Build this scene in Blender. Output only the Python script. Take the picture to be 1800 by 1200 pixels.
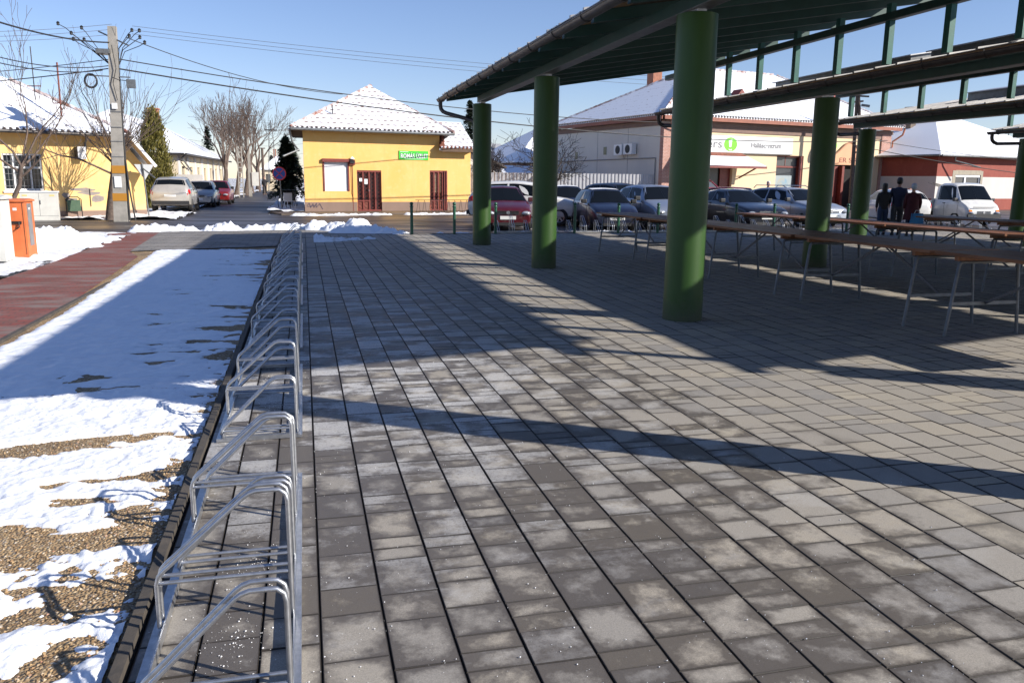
import bpy, bmesh, math, random
import numpy as np
from mathutils import Vector, Matrix, noise
random.seed(7)
PI = math.pi
for o in list(bpy.data.objects): bpy.data.objects.remove(o)
scn = bpy.context.scene
COL = scn.collection

# ------------------------------------------------------------------ camera
H = 1.6
FPX = 1430.0
CR = np.array([0.96971072, -0.24403897, 0.01030073])
CU = np.array([0.03750159, 0.19042271, 0.98098564])
CF = np.array([0.24136022, 0.95088599, -0.1938068])
cam_d = bpy.data.cameras.new('camera'); cam = bpy.data.objects.new('camera', cam_d); COL.objects.link(cam)
cam.matrix_world = Matrix(((CR[0], CU[0], -CF[0], 0), (CR[1], CU[1], -CF[1], 0), (CR[2], CU[2], -CF[2], H), (0, 0, 0, 1)))
cam_d.sensor_width = 36; cam_d.lens = FPX / 1800 * 36
cam_d.clip_start = 0.05; cam_d.clip_end = 3000
scn.camera = cam

# ------------------------------------------------------------------ light
SUN_EL = math.radians(27.2)
SAZ = math.atan2(0.84, -0.545)            # azimuth of the sun measured from +Y towards +X
sd = Vector((math.sin(SAZ) * math.cos(SUN_EL), math.cos(SAZ) * math.cos(SUN_EL), math.sin(SUN_EL)))
w = bpy.data.worlds.new('World'); scn.world = w; w.use_nodes = True
nt = w.node_tree; bg = nt.nodes['Background']
sky = nt.nodes.new('ShaderNodeTexSky'); sky.sky_type = 'NISHITA'; sky.sun_disc = False
sky.sun_elevation = SUN_EL; sky.sun_rotation = SAZ
sky.air_density = 1.0; sky.dust_density = 0.0; sky.ozone_density = 3.5; sky.altitude = 0
tint = nt.nodes.new('ShaderNodeMix'); tint.data_type = 'RGBA'; tint.blend_type = 'MULTIPLY'; tint.inputs[0].default_value = 1.0; tint.inputs[7].default_value = (1.0, 0.93, 1.06, 1)
nt.links.new(sky.outputs[0], tint.inputs[6]); nt.links.new(tint.outputs[2], bg.inputs[0]); bg.inputs[1].default_value = 0.086
sun_d = bpy.data.lights.new('sun', 'SUN'); sun_d.energy = 5.0; sun_d.angle = math.radians(0.55); sun_d.color = (1.0, 0.94, 0.85)
sun = bpy.data.objects.new('sun', sun_d); COL.objects.link(sun)
sun.rotation_euler = sd.to_track_quat('Z', 'Y').to_euler()
scn.view_settings.view_transform = 'Standard'; scn.view_settings.look = 'None'
scn.view_settings.exposure = 0.70; scn.view_settings.gamma = 1.0
scn.render.engine = 'CYCLES'

# ------------------------------------------------------------------ photo measurement helpers (used to place real 3-D things)
def ray(x, y): return (x - 900) / FPX * CR - (y - 600) / FPX * CU + CF
def gnd(x, y, z=0.0):
    d = ray(x, y); t = (z - H) / d[2]; return (float(d[0] * t), float(d[1] * t))
def atd(x, y, D):
    "point on the ray at horizontal distance D"
    d = ray(x, y); t = D / math.hypot(d[0], d[1]); return Vector((float(d[0] * t), float(d[1] * t), float(H + d[2] * t)))

# ------------------------------------------------------------------ object helpers
def tag(o, label, cat, group=None, kind=None):
    if label: o['label'] = label
    if cat: o['category'] = cat
    if group: o['group'] = group
    if kind: o['kind'] = kind
    return o
def thing(name, label, cat, loc=(0, 0, 0), rz=0.0, group=None):
    o = bpy.data.objects.new(name, None); COL.objects.link(o); o.location = loc; o.rotation_euler = (0, 0, rz)
    o.empty_display_size = 0.2
    return tag(o, label, cat, group)
def kids(o): return [c for c in bpy.data.objects if c.parent == o]
def copy_tree(o, parent=None):
    ch = kids(o); c = o.copy(); COL.objects.link(c)
    if parent: c.parent = parent
    for k in ch: copy_tree(k, c)
    return c
class MB:
    def __init__(s): s.v = []; s.f = []
    def add(s, vs, fs):
        n = len(s.v); s.v += [tuple(v) for v in vs]; s.f += [tuple(n + i for i in f) for f in fs]
        return s
    def box(s, x0, x1, y0, y1, z0, z1):
        return s.add([(x0, y0, z0), (x1, y0, z0), (x1, y1, z0), (x0, y1, z0), (x0, y0, z1), (x1, y0, z1), (x1, y1, z1), (x0, y1, z1)],
                     [(0, 3, 2, 1), (4, 5, 6, 7), (0, 1, 5, 4), (1, 2, 6, 5), (2, 3, 7, 6), (3, 0, 4, 7)])
    def quad(s, a, b, c, d): return s.add([a, b, c, d], [(0, 1, 2, 3)])
    def bar(s, a, b, wd, ht, up=(0, 0, 1)):
        a = Vector(a); b = Vector(b); d = (b - a).normalized(); upv = Vector(up)
        sx = d.cross(upv)
        if sx.length < 1e-4: sx = d.cross(Vector((1, 0, 0)))
        sx.normalize(); uz = sx.cross(d).normalized(); sx = sx * wd / 2; uz = uz * ht / 2
        vs = [a - sx - uz, a + sx - uz, a + sx + uz, a - sx + uz, b - sx - uz, b + sx - uz, b + sx + uz, b - sx + uz]
        return s.add(vs, [(0, 3, 2, 1), (4, 5, 6, 7), (0, 1, 5, 4), (1, 2, 6, 5), (2, 3, 7, 6), (3, 0, 4, 7)])
    def tube(s, pts, r, n=8, caps=True):
        pts = [Vector(p) for p in pts]
        rs = r if isinstance(r, (list, tuple)) else [r] * len(pts)
        base = len(s.v); ref = None
        for i, p in enumerate(pts):
            if i == 0: d = pts[1] - pts[0]
            elif i == len(pts) - 1: d = pts[-1] - pts[-2]
            else: d = (pts[i + 1] - p).normalized() + (p - pts[i - 1]).normalized()
            if d.length < 1e-9: d = Vector((0, 0, 1))
            d.normalize()
            if ref is None:
                ref = d.orthogonal().normalized()
            ref = (ref - d * ref.dot(d))
            if ref.length < 1e-6: ref = d.orthogonal()
            ref.normalize(); q = d.cross(ref)
            for k in range(n):
                a = 2 * PI * k / n
                s.v.append(tuple(p + (ref * math.cos(a) + q * math.sin(a)) * rs[i]))
        for i in range(len(pts) - 1):
            for k in range(n):
                a = base + i * n + k; b = base + i * n + (k + 1) % n
                s.f.append((a, b, b + n, a + n))
        if caps:
            s.f.append(tuple(base + k for k in reversed(range(n))))
            s.f.append(tuple(base + (len(pts) - 1) * n + k for k in range(n)))
        return s
    def lathe(s, prof, c=(0, 0, 0), n=24):
        base = len(s.v)
        for (r, z) in prof:
            for k in range(n):
                a = 2 * PI * k / n; s.v.append((c[0] + r * math.cos(a), c[1] + r * math.sin(a), c[2] + z))
        for i in range(len(prof) - 1):
            for k in range(n):
                a = base + i * n + k; b = base + i * n + (k + 1) % n
                s.f.append((a, b, b + n, a + n))
        s.f.append(tuple(base + k for k in reversed(range(n)))); s.f.append(tuple(base + (len(prof) - 1) * n + k for k in range(n)))
        return s
    def prism(s, poly, axis, a, b):
        "poly 2D, extruded along axis 'x','y' or 'z' from a to b"
        def P(u, v, t): return {'x': (t, u, v), 'y': (u, t, v), 'z': (u, v, t)}[axis]
        n = len(poly)
        return s.add([P(u, v, a) for u, v in poly] + [P(u, v, b) for u, v in poly],
                     [tuple(range(n))[::-1], tuple(range(n, 2 * n))] + [(i, (i + 1) % n, n + (i + 1) % n, n + i) for i in range(n)])
    def ico(s, c, r, sq=1.0):
        t = [(0, 0, r * sq), (0, 0, -r * sq)] + [(r * math.cos(a), r * math.sin(a), 0) for a in (0.3, 1.6, 3.1, 4.6)]
        t = [(c[0] + x, c[1] + y, c[2] + z) for x, y, z in t]
        return s.add(t, [(0, 2, 3), (0, 3, 4), (0, 4, 5), (0, 5, 2), (1, 3, 2), (1, 4, 3), (1, 5, 4), (1, 2, 5)])
    def build(s, name, mat, parent=None, smooth=None, fix=True):
        me = bpy.data.meshes.new(name); me.from_pydata(s.v, [], s.f)
        if fix:
            bm = bmesh.new(); bm.from_mesh(me); bmesh.ops.recalc_face_normals(bm, faces=bm.faces); bm.to_mesh(me); bm.free()
        o = bpy.data.objects.new(name, me); COL.objects.link(o)
        me.materials.append(mat)
        if smooth is not None:
            me.polygons.foreach_set('use_smooth', [True] * len(me.polygons))
            me.set_sharp_from_angle(angle=math.radians(smooth))
        if parent: o.parent = parent
        return o

# ------------------------------------------------------------------ materials
class NT:
    def __init__(s, name):
        s.m = bpy.data.materials.new(name); s.m.use_nodes = True; s.t = s.m.node_tree; s.b = s.t.nodes['Principled BSDF']
    def n(s, typ, **kw):
        nd = s.t.nodes.new('ShaderNode' + typ)
        for k, v in kw.items():
            if k in nd.inputs: nd.inputs[k].default_value = v
            else: setattr(nd, k, v)
        return nd
    def l(s, a, b): s.t.links.new(a, b)
    def coord(s, which='Object', scale=None, rot=None):
        c = s.n('TexCoord').outputs[which]
        if scale or rot:
            mp = s.n('Mapping')
            if scale: mp.inputs['Scale'].default_value = scale
            if rot: mp.inputs['Rotation'].default_value = rot
            s.l(c, mp.inputs[0]); return mp.outputs[0]
        return c
    def noise(s, vec, scale, detail=4, rough=0.55):
        q = s.n('TexNoise'); q.inputs['Scale'].default_value = scale; q.inputs['Detail'].default_value = detail; q.inputs['Roughness'].default_value = rough
        s.l(vec, q.inputs['Vector']); return q.outputs['Fac']
    def ramp(s, fac, stops):
        r = s.n('ValToRGB'); el = r.color_ramp.elements
        while len(el) > 1: el.remove(el[-1])
        el[0].position = stops[0][0]; el[0].color = (*stops[0][1], 1) if len(stops[0][1]) == 3 else stops[0][1]
        for p, c in stops[1:]:
            e = el.new(p); e.color = (*c, 1)
        s.l(fac, r.inputs[0]); return r.outputs[0]
    def step(s, fac, a, b):
        r = s.n('MapRange'); r.inputs['From Min'].default_value = a; r.inputs['From Max'].default_value = b; s.l(fac, r.inputs['Value']); return r.outputs[0]
    def mix(s, f, a, b):
        x = s.n('Mix'); x.data_type = 'RGBA'
        for sock, val in ((x.inputs[0], f), (x.inputs[6], a), (x.inputs[7], b)):
            if hasattr(val, 'is_output'): s.l(val, sock)
            elif isinstance(val, (int, float)): sock.default_value = val
            else: sock.default_value = (*val, 1)
        return x.outputs[2]
    def math(s, op, a, b=None):
        x = s.n('Math'); x.operation = op
        for i, v in enumerate((a, b)):
            if v is None: continue
            if hasattr(v, 'is_output'): s.l(v, x.inputs[i])
            else: x.inputs[i].default_value = v
        return x.outputs[0]
    def out(s, col=None, rough=None, metal=None, bump=None, bstr=0.3, bdist=0.01, spec=None):
        for val, key in ((col, 'Base Color'), (rough, 'Roughness'), (metal, 'Metallic'), (spec, 'Specular IOR Level')):
            if val is None: continue
            if hasattr(val, 'is_output'): s.l(val, s.b.inputs[key])
            elif isinstance(val, (int, float)): s.b.inputs[key].default_value = val
            else: s.b.inputs[key].default_value = (*val, 1)
        if bump is not None:
            q = s.n('Bump'); q.inputs['Strength'].default_value = bstr; q.inputs['Distance'].default_value = bdist
            s.l(bump, q.inputs['Height']); s.l(q.outputs[0], s.b.inputs['Normal'])
        return s.m
def simple(name, c, c2=None, sc=8, rough=0.6, metal=0.0, bump=0.0, bsc=None, bdist=0.005, stretch=None, spec=None):
    q = NT(name); v = q.coord('Object', stretch)
    col = c
    if c2: col = q.mix(q.step(q.noise(v, sc, 6, 0.6), 0.35, 0.65), c, c2)
    bp = q.noise(v, bsc or sc * 4, 5) if bump else None
    return q.out(col, rough, metal, bp, bump, bdist, spec)

def paver_mat(name, base_cols, frost=True, wet=True):
    q = NT(name); uv = q.n('SeparateXYZ'); q.l(q.n('TexCoord').outputs['UV'], uv.inputs[0]); v = q.coord('Object'); rnd = q.n('NewGeometry').outputs['Random Per Island']
    c = q.ramp(rnd, base_cols)
    fine = q.noise(v, 170, 5, 0.8); med = q.noise(v, 9, 6, 0.65); big = q.noise(v, 0.9, 4, 0.6)
    c = q.mix(q.step(fine, 0.38, 0.64), c, q.mix(0.5, c, (0.06, 0.055, 0.05)))
    c = q.mix(q.math('MULTIPLY', q.step(med, 0.42, 0.62), 0.45), c, (0.30, 0.275, 0.24))
    # position masks
    sep = q.n('SeparateXYZ'); q.l(v, sep.inputs[0]); X, Y = sep.outputs[0], sep.outputs[1]
    rough = 0.75
    if wet:
        # damp stones where the melt water lies: near the camera and along the rack strip
        reg = q.math('MULTIPLY', q.step(X, 3.6, 1.4), 1.0)
        reg = q.math('MULTIPLY', reg, q.step(Y, 14.0, 6.5))
        sx = q.math('ADD', q.noise(v, 4.5, 5, 0.6), q.math('MULTIPLY', rnd, 0.28))
        # each stone dries from its middle outwards: edge distance from the stone's own UV
        eu = q.math('ABSOLUTE', q.math('SUBTRACT', uv.outputs[0], 0.5)); ev = q.math('ABSOLUTE', q.math('SUBTRACT', uv.outputs[1], 0.5))
        edge = q.math('POWER', q.math('MULTIPLY', q.math('MAXIMUM', eu, ev), 2.0), 3.0)
        sx = q.math('ADD', q.math('ADD', sx, q.math('MULTIPLY', edge, 0.26)), q.math('MULTIPLY', reg, 0.30))
        wetm = q.step(q.math('ADD', sx, q.math('MULTIPLY', q.math('SUBTRACT', q.noise(v, 26, 5, 0.7), 0.5), 0.45)), 0.82, 1.06)
        wetm = q.math('MULTIPLY', wetm, q.step(reg, 0.0, 0.35))
        border = q.step(q.math('MAXIMUM', eu, ev), 0.489, 0.496)
        c = q.mix(border, c, (0.028, 0.023, 0.019))
        dirt = q.math('MULTIPLY', q.step(q.math('ADD', edge, q.math('MULTIPLY', q.noise(v, 12, 4, 0.7), 1.1)), 1.25, 1.6), 0.4)
        c = q.mix(dirt, c, (0.12, 0.105, 0.09))
        c = q.mix(wetm, c, q.mix(0.76, c, (0.052, 0.041, 0.033)))
        rough = q.math('SUBTRACT', 0.8, q.math('MULTIPLY', wetm, 0.28))
    if frost:
        # frost and dried salt in ragged patches
        reg = q.math('MULTIPLY', q.step(X, 3.4, 0.9), q.step(Y, 19.0, 7.0))
        reg = q.math('MULTIPLY', reg, q.step(Y, 2.0, 6.0))
        vs = q.coord('Object', (1.0, 1.35, 1.0))
        fr = q.math('ADD', q.noise(vs, 2.6, 8, 0.72), q.math('ADD', q.math('MULTIPLY', q.math('FRACT', q.math('MULTIPLY', rnd, 17.3)), 0.24), -0.01))
        fm = q.step(q.math('ADD', fr, q.math('MULTIPLY', reg, 0.16)), 0.71, 0.82)
        fm = q.math('MULTIPLY', fm, q.step(q.noise(v, 60, 4, 0.8), 0.32, 0.5))
        fm = q.math('MULTIPLY', fm, q.math('ADD', q.math('MULTIPLY', reg, 0.75), 0.14))
        fm = q.math('MULTIPLY', fm, q.step(X, 5.0, 2.5))
        c = q.mix(fm, c, (0.50, 0.49, 0.475))
        c = q.mix(border, c, (0.028, 0.023, 0.019))
    return q.out(c, rough, 0, q.math('ADD', fine, q.math('MULTIPLY', med, 1.5)), 0.35, 0.003)
PAV = paver_mat('paving_stone', [(0.0, (0.39, 0.35, 0.29)), (0.2, (0.32, 0.295, 0.26)), (0.4, (0.42, 0.37, 0.295)), (0.6, (0.27, 0.257, 0.243)), (0.8, (0.36, 0.325, 0.275)), (1.0, (0.44, 0.39, 0.305))])

def brickish(name, c1, c2, mortar, bw, bh, msize, rough=0.8, extra=None, rot=None, bump=0.3, vec='Object', snow=None):
    q = NT(name); v = q.coord(vec, None, rot)
    b = q.n('TexBrick'); q.l(v, b.inputs['Vector'])
    b.inputs['Scale'].default_value = 1; b.inputs['Brick Width'].default_value = bw; b.inputs['Row Height'].default_value = bh
    b.inputs['Mortar Size'].default_value = msize; b.inputs['Color1'].default_value = (*c1, 1); b.inputs['Color2'].default_value = (*c2, 1); b.inputs['Mortar'].default_value = (*mortar, 1)
    n1 = q.noise(v, 5, 6, 0.65)
    c = q.mix(q.math('MULTIPLY', q.step(n1, 0.4, 0.7), 0.5), b.outputs[0], tuple(x * 0.55 for x in c1))
    if extra: c = q.mix(q.math('MULTIPLY', q.step(q.noise(q.coord('Object', (0.5, 1.6, 1)), 1.6, 8, 0.7), 0.47, 0.62), extra[0]), c, extra[1])
    if snow: c = q.mix(q.step(q.noise(q.coord('Object', (0.4, 1.6, 1)), 1.1, 8, 0.72), snow, snow + .04), c, (0.75, 0.77, 0.8))
    return q.out(c, rough, 0, q.math('SUBTRACT', n1, q.math('MULTIPLY', b.outputs['Fac'], 1.5)), bump, 0.004)
RED_PAV = brickish('red_paving', (0.25, 0.052, 0.036), (0.17, 0.07, 0.05), (0.07, 0.05, 0.045), 0.2, 0.1, 0.008, extra=(0.8, (0.20, 0.16, 0.14)))
GREY_PAV = brickish('grey_path_paving', (0.21, 0.19, 0.165), (0.13, 0.125, 0.12), (0.05, 0.05, 0.05), 0.4, 0.23, 0.012, extra=(0.55, (0.34, 0.32, 0.3)))
RBRICK = brickish('pink_brick', (0.42, 0.20, 0.15), (0.36, 0.17, 0.13), (0.5, 0.4, 0.35), 0.25, 0.08, 0.01, rot=(PI / 2, 0, 0))
def asphalt_mat():
    q = NT('wet_asphalt'); v = q.coord('Object')
    a = q.noise(v, 90, 4, 0.7); b = q.noise(q.coord('Object', (0.25, 1, 1)), 0.9, 6, 0.6)
    c = q.mix(q.step(a, 0.35, 0.7), (0.030, 0.028, 0.031), (0.062, 0.055, 0.056))
    c = q.mix(q.math('MULTIPLY', q.step(b, 0.52, 0.7), 0.6), c, (0.11, 0.088, 0.07))
    r = q.math('SUBTRACT', 0.62, q.math('MULTIPLY', q.step(b, 0.38, 0.6), 0.28))
    return q.out(c, r, 0, a, 0.25, 0.004)
ASPH = asphalt_mat()
def snow_mat(name='snow', dirt=0.0):
    q = NT(name); v = q.coord('Object')
    n = q.math('ADD', q.noise(v, 22, 6, 0.65), q.math('MULTIPLY', q.noise(v, 160, 3, 0.7), 0.35)); c = q.mix(q.step(q.noise(v, 45, 6, 0.8), 0.55, 0.75), (0.80, 0.82, 0.86), (0.66, 0.66, 0.67))
    if dirt: c = q.mix(q.math('MULTIPLY', q.step(q.noise(v, 6, 8, 0.7), 0.5, 0.68), dirt), c, (0.25, 0.21, 0.17))
    q.b.inputs['Subsurface Weight'].default_value = 0.0
    return q.out(c, 0.55, 0, n, 0.5, 0.012)
SNOW = snow_mat(); SNOWD = snow_mat('trodden_snow', 0.7)
def gravel_mat():
    q = NT('gravel'); v = q.coord('Object')
    vo = q.n('TexVoronoi'); vo.inputs['Scale'].default_value = 75; q.l(v, vo.inputs['Vector'])
    sp = q.n('SeparateXYZ'); q.l(vo.outputs['Color'], sp.inputs[0])
    c = q.ramp(sp.outputs[0], [(0, (0.14, 0.09, 0.045)), (0.3, (0.36, 0.24, 0.12)), (0.55, (0.23, 0.14, 0.065)), (0.75, (0.48, 0.36, 0.21)), (0.9, (0.27, 0.18, 0.1)), (1, (0.52, 0.44, 0.34))])
    c = q.mix(q.step(q.noise(v, 1.2, 4), 0.45, 0.62), c, q.mix(0.4, c, (0.06, 0.045, 0.03)))
    return q.out(c, 0.85, 0, q.math('SUBTRACT', 1.0, vo.outputs['Distance']), 0.9, 0.012)
GRAV = gravel_mat()
def soil_mat():
    q = NT('snowy_soil'); v = q.coord('Object')
    n = q.noise(v, 0.8, 10, 0.75)
    c = q.mix(q.step(n, 0.46, 0.52), (0.085, 0.068, 0.045), (0.74, 0.76, 0.8))
    return q.out(c, 0.8, 0, n, 0.6, 0.05)
SOIL = soil_mat()
def plaster(name, c, c2, c3=None, sc=0.7, low=None):
    q = NT(name); v = q.coord('Object')
    f = q.noise(q.coord('Object', (1, 1, 0.45)), sc, 8, 0.62)
    col = q.mix(q.step(f, 0.35, 0.66), c, c2)
    if c3: col = q.mix(q.math('MULTIPLY', q.step(q.noise(v, sc * 4.5, 8, 0.7), 0.52, 0.7), 0.5), col, c3)
    if c3: col = q.mix(q.math('MULTIPLY', q.step(q.noise(q.coord('Object', (3.0, 3.0, 0.35)), sc * 1.6, 8, 0.75), 0.54, 0.72), 0.35), col, tuple(x * 0.62 for x in c))
    if low:   # stained band near the ground: (height, colour)
        sep = q.n('SeparateXYZ'); q.l(v, sep.inputs[0])
        m = q.step(q.math('ADD', sep.outputs[2], q.math('MULTIPLY', q.noise(v, 2.2, 7, 0.7), low[0] * 1.3)), low[0] * 1.55, low[0] * 1.2)
        col = q.mix(q.math('MULTIPLY', m, 0.8), col, low[1])
    return q.out(col, 0.85, 0, q.noise(v, 60, 4), 0.15, 0.004)
YEL = plaster('yellow_plaster', (0.74, 0.46, 0.16), (0.73, 0.41, 0.115), (0.76, 0.52, 0.26), low=(0.65, (0.68, 0.33, 0.08)))
OCH = plaster('ochre_plaster', (0.74, 0.50, 0.21), (0.71, 0.44, 0.15), (0.74, 0.54, 0.28), low=(0.62, (0.50, 0.36, 0.22)))
CREAM = plaster('cream_plaster', (0.72, 0.56, 0.36), (0.68, 0.52, 0.33))
BEIGE = plaster('beige_plaster', (0.62, 0.50, 0.33), (0.66, 0.57, 0.42))
PANEL = plaster('white_panel', (0.62, 0.60, 0.55), (0.57, 0.55, 0.51))
REDW = plaster('dark_red_plaster', (0.27, 0.062, 0.042), (0.22, 0.05, 0.036), (0.32, 0.10, 0.07))
WHITEW = plaster('off_white_plaster', (0.58, 0.54, 0.50), (0.50, 0.47, 0.44))
PLINTH = plaster('brown_plinth', (0.24, 0.16, 0.125), (0.19, 0.13, 0.10))
ORP = plaster('orange_plaster', (0.68, 0.38, 0.22), (0.62, 0.33, 0.2))
def tile_snow(name, cover=0.5, gap=0.36, tile=(0.13, 0.065, 0.05)):
    "snow on a tiled roof; uv-less: rows from height, tiles along local x"
    q = NT(name); v = q.coord('Object'); sep = q.n('SeparateXYZ'); q.l(v, sep.inputs[0])
    fr = q.math('FRACT', q.math('DIVIDE', sep.outputs[2], 0.235))
    row = q.math('LESS_THAN', fr, 0.24)
    n = q.noise(q.coord('Object', (1, 1, 4)), 3.2, 6, 0.75)
    fx = q.math('FRACT', q.math('DIVIDE', q.math('ADD', sep.outputs[0], sep.outputs[1]), 0.34))
    m = q.math('MULTIPLY', q.math('MULTIPLY', row, q.math('LESS_THAN', fx, 0.6)), q.step(n, cover, cover + 0.03))
    bare = q.step(q.noise(v, 0.9, 8, 0.68), 0.645, 0.67)
    m = q.math('MAXIMUM', m, bare)
    c = q.mix(m, (0.80, 0.82, 0.86), tile)
    return q.out(c, 0.6, 0, n, 0.25, 0.02)
ROOF1 = tile_snow('snow_on_tiles', 0.40); ROOF2 = tile_snow('snow_on_old_tiles', 0.56)
TILE = simple('roof_tile', (0.27, 0.09, 0.055), (0.14, 0.05, 0.035), 6, 0.8, bump=0.3)
DKTILE = simple('dark_tile', (0.09, 0.07, 0.06), (0.05, 0.04, 0.04), 6, 0.8)
GALV = simple('galvanised_steel', (0.50, 0.51, 0.53), (0.36, 0.37, 0.39), 28, 0.34, 0.85, 0.12, 60, 0.001)
GUTD = simple('dark_gutter_steel', (0.085, 0.078, 0.075), (0.05, 0.046, 0.045), 6, 0.42, 0.55)
GUTG = simple('grey_gutter_steel', (0.20, 0.21, 0.215), (0.13, 0.13, 0.13), 6, 0.4, 0.5)
def column_paint():
    q = NT('green_column_paint'); v = q.coord('Object'); sep = q.n('SeparateXYZ'); q.l(v, sep.inputs[0])
    c = q.mix(q.step(q.noise(q.coord('Object', (1, 1, .25)), 4, 6, .65), .35, .65), (0.028, 0.072, 0.011), (0.020, 0.056, 0.009))
    d = q.step(q.math('ADD', sep.outputs[2], q.math('MULTIPLY', q.noise(v, 9, 7, .75), .5)), .52, .28)
    c = q.mix(q.math('MULTIPLY', d, .55), c, (0.10, 0.09, 0.07))
    ch = q.step(q.noise(v, 22, 8, .8), .70, .73); c = q.mix(q.math('MULTIPLY', ch, .5), c, (0.10, 0.12, 0.08))
    return q.out(c, q.math('ADD', .42, q.math('MULTIPLY', d, .3)), 0, q.noise(v, 30, 5), .12, .003, .3)
GREENC = column_paint()
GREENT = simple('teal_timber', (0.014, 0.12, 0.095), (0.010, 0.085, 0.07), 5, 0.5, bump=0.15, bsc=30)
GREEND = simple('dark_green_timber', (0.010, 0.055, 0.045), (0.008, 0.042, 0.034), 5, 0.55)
BOLG = simple('bollard_green', (0.018, 0.10, 0.055), (0.013, 0.07, 0.04), 9, 0.35)
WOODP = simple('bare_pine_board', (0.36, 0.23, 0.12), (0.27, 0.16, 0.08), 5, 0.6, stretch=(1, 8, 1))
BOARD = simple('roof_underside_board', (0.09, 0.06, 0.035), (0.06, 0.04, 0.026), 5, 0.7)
SHEET = simple('roof_sheet_steel', (0.36, 0.35, 0.34), (0.25, 0.24, 0.235), 3, 0.45, 0.4)
DSHEET = simple('dark_roof_sheet', (0.055, 0.05, 0.05), (0.04, 0.036, 0.036), 3, 0.5, 0.2)
def table_mat():
    q = NT('table_board_wood'); v = q.coord('Object', (14, 0.9, 14))
    c = q.ramp(q.noise(v, 1.6, 6, 0.6), [(0.3, (0.11, 0.042, 0.018)), (0.5, (0.19, 0.072, 0.03)), (0.7, (0.25, 0.11, 0.05))])
    return q.out(c, 0.5, 0, q.noise(v, 6, 4), 0.2, 0.002, 0.35)
TABW = table_mat()
LEGM = simple('table_leg_steel', (0.15, 0.16, 0.175), (0.10, 0.108, 0.12), 12, 0.45, 0.35)
BRACE = simple('table_brace_steel', (0.10, 0.105, 0.115), (0.07, 0.07, 0.08), 12, 0.5, 0.4)
CONC = simple('concrete', (0.34, 0.315, 0.28), (0.24, 0.225, 0.20), 3, 0.85, bump=0.3, bsc=40)
KERB = simple('kerb_concrete', (0.085, 0.07, 0.055), (0.045, 0.04, 0.035), 7, 0.85, bump=0.4, bsc=60)
BARK = simple('bark', (0.13, 0.095, 0.075), (0.07, 0.05, 0.042), 9, 0.9, bump=0.6, bsc=30, bdist=0.02)
TWIG = simple('twig', (0.155, 0.11, 0.085), (0.10, 0.07, 0.055), 9, 0.85)
DTWIG = simple('dark_twig', (0.05, 0.042, 0.04), (0.03, 0.026, 0.025), 9, 0.85)
THUJA = simple('thuja_foliage', (0.15, 0.12, 0.016), (0.08, 0.08, 0.014), 5, 0.7)
PINE = simple('pine_foliage', (0.03, 0.046, 0.024), (0.017, 0.028, 0.015), 5, 0.7)
BLACK = simple('black_rubber', (0.012, 0.012, 0.013), None, 8, 0.6)
CABLE = simple('cable', (0.02, 0.02, 0.022), None, 8, 0.6)
WIREM = simple('bare_wire', (0.12, 0.12, 0.13), None, 8, 0.5, 0.3)
DKRED = simple('dark_red_paint', (0.20, 0.030, 0.018), (0.13, 0.02, 0.014), 9, 0.5)
RUSTR = simple('rusty_red_paint', (0.22, 0.06, 0.035), (0.13, 0.035, 0.022), 9, 0.55)
SHUT = simple('shutter_white', (0.66, 0.65, 0.66), (0.62, 0.61, 0.62), 2, 0.5)
ORANGE = simple('orange_cabinet_paint', (0.64, 0.175, 0.055), (0.55, 0.135, 0.045), 4, 0.55, bump=0.1)
CABG = simple('grey_cabinet_plastic', (0.60, 0.59, 0.54), (0.52, 0.51, 0.47), 3, 0.55, bump=0.1)
GREYP = simple('grey_paint', (0.22, 0.22, 0.225), (0.16, 0.16, 0.165), 6, 0.5)
SIGNW = simple('sign_white', (0.76, 0.76, 0.76), None, 5, 0.4)
SIGNG = simple('sign_green', (0.05, 0.50, 0.03), None, 5, 0.4)
LOGOG = simple('logo_green', (0.16, 0.72, 0.02), None, 5, 0.4)
NAVY = simple('navy_ink', (0.01, 0.015, 0.06), None, 5, 0.5)
GREYI = simple('grey_ink', (0.14, 0.14, 0.15), None, 5, 0.5)
MARK = simple('road_paint', (0.55, 0.53, 0.48), (0.3, 0.28, 0.25), 6, 0.6)
MARKY = simple('yellow_sticker', (0.42, 0.19, 0.02), None, 6, 0.5)
SIGNB = simple('sign_blue', (0.01, 0.05, 0.26), None, 5, 0.35)
SIGNR = simple('sign_red', (0.55, 0.02, 0.02), None, 5, 0.35)
def glass_mat(name, c=(0.02, 0.025, 0.03), rough=0.06):
    q = NT(name); return q.out(c, rough, 0, None, spec=0.5)
GLASS = glass_mat('window_glass'); CGLASS = glass_mat('car_glass', (0.006, 0.008, 0.011), 0.03); CGLASS.node_tree.nodes['Principled BSDF'].inputs['IOR'].default_value = 1.22
CURT = glass_mat('curtained_glass', (0.09, 0.09, 0.09), 0.15)
def paint(name, c, metal=0.3, rough=0.32):
    q = NT(name); q.b.inputs['Coat Weight'].default_value = 0.7; q.b.inputs['Coat Roughness'].default_value = 0.05
    v = q.coord('Object'); c2 = q.mix(q.math('MULTIPLY', q.step(q.noise(v, 3, 6, 0.7), 0.5, 0.75), 0.35), c, (0.16, 0.14, 0.12))
    return q.out(c2, rough, metal)
CHROME = simple('chrome', (0.6, 0.6, 0.62), None, 5, 0.2, 1.0)
LAMPW = simple('headlamp_glass', (0.55, 0.57, 0.6), (0.3, 0.32, 0.35), 30, 0.12, 0.4)
LAMPR = simple('tail_lamp_red', (0.5, 0.012, 0.015), None, 5, 0.15)
LAMPO = simple('indicator_orange', (0.8, 0.2, 0.01), None, 5, 0.2)
PLAST = simple('dark_plastic', (0.02, 0.02, 0.022), None, 5, 0.55)
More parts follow.
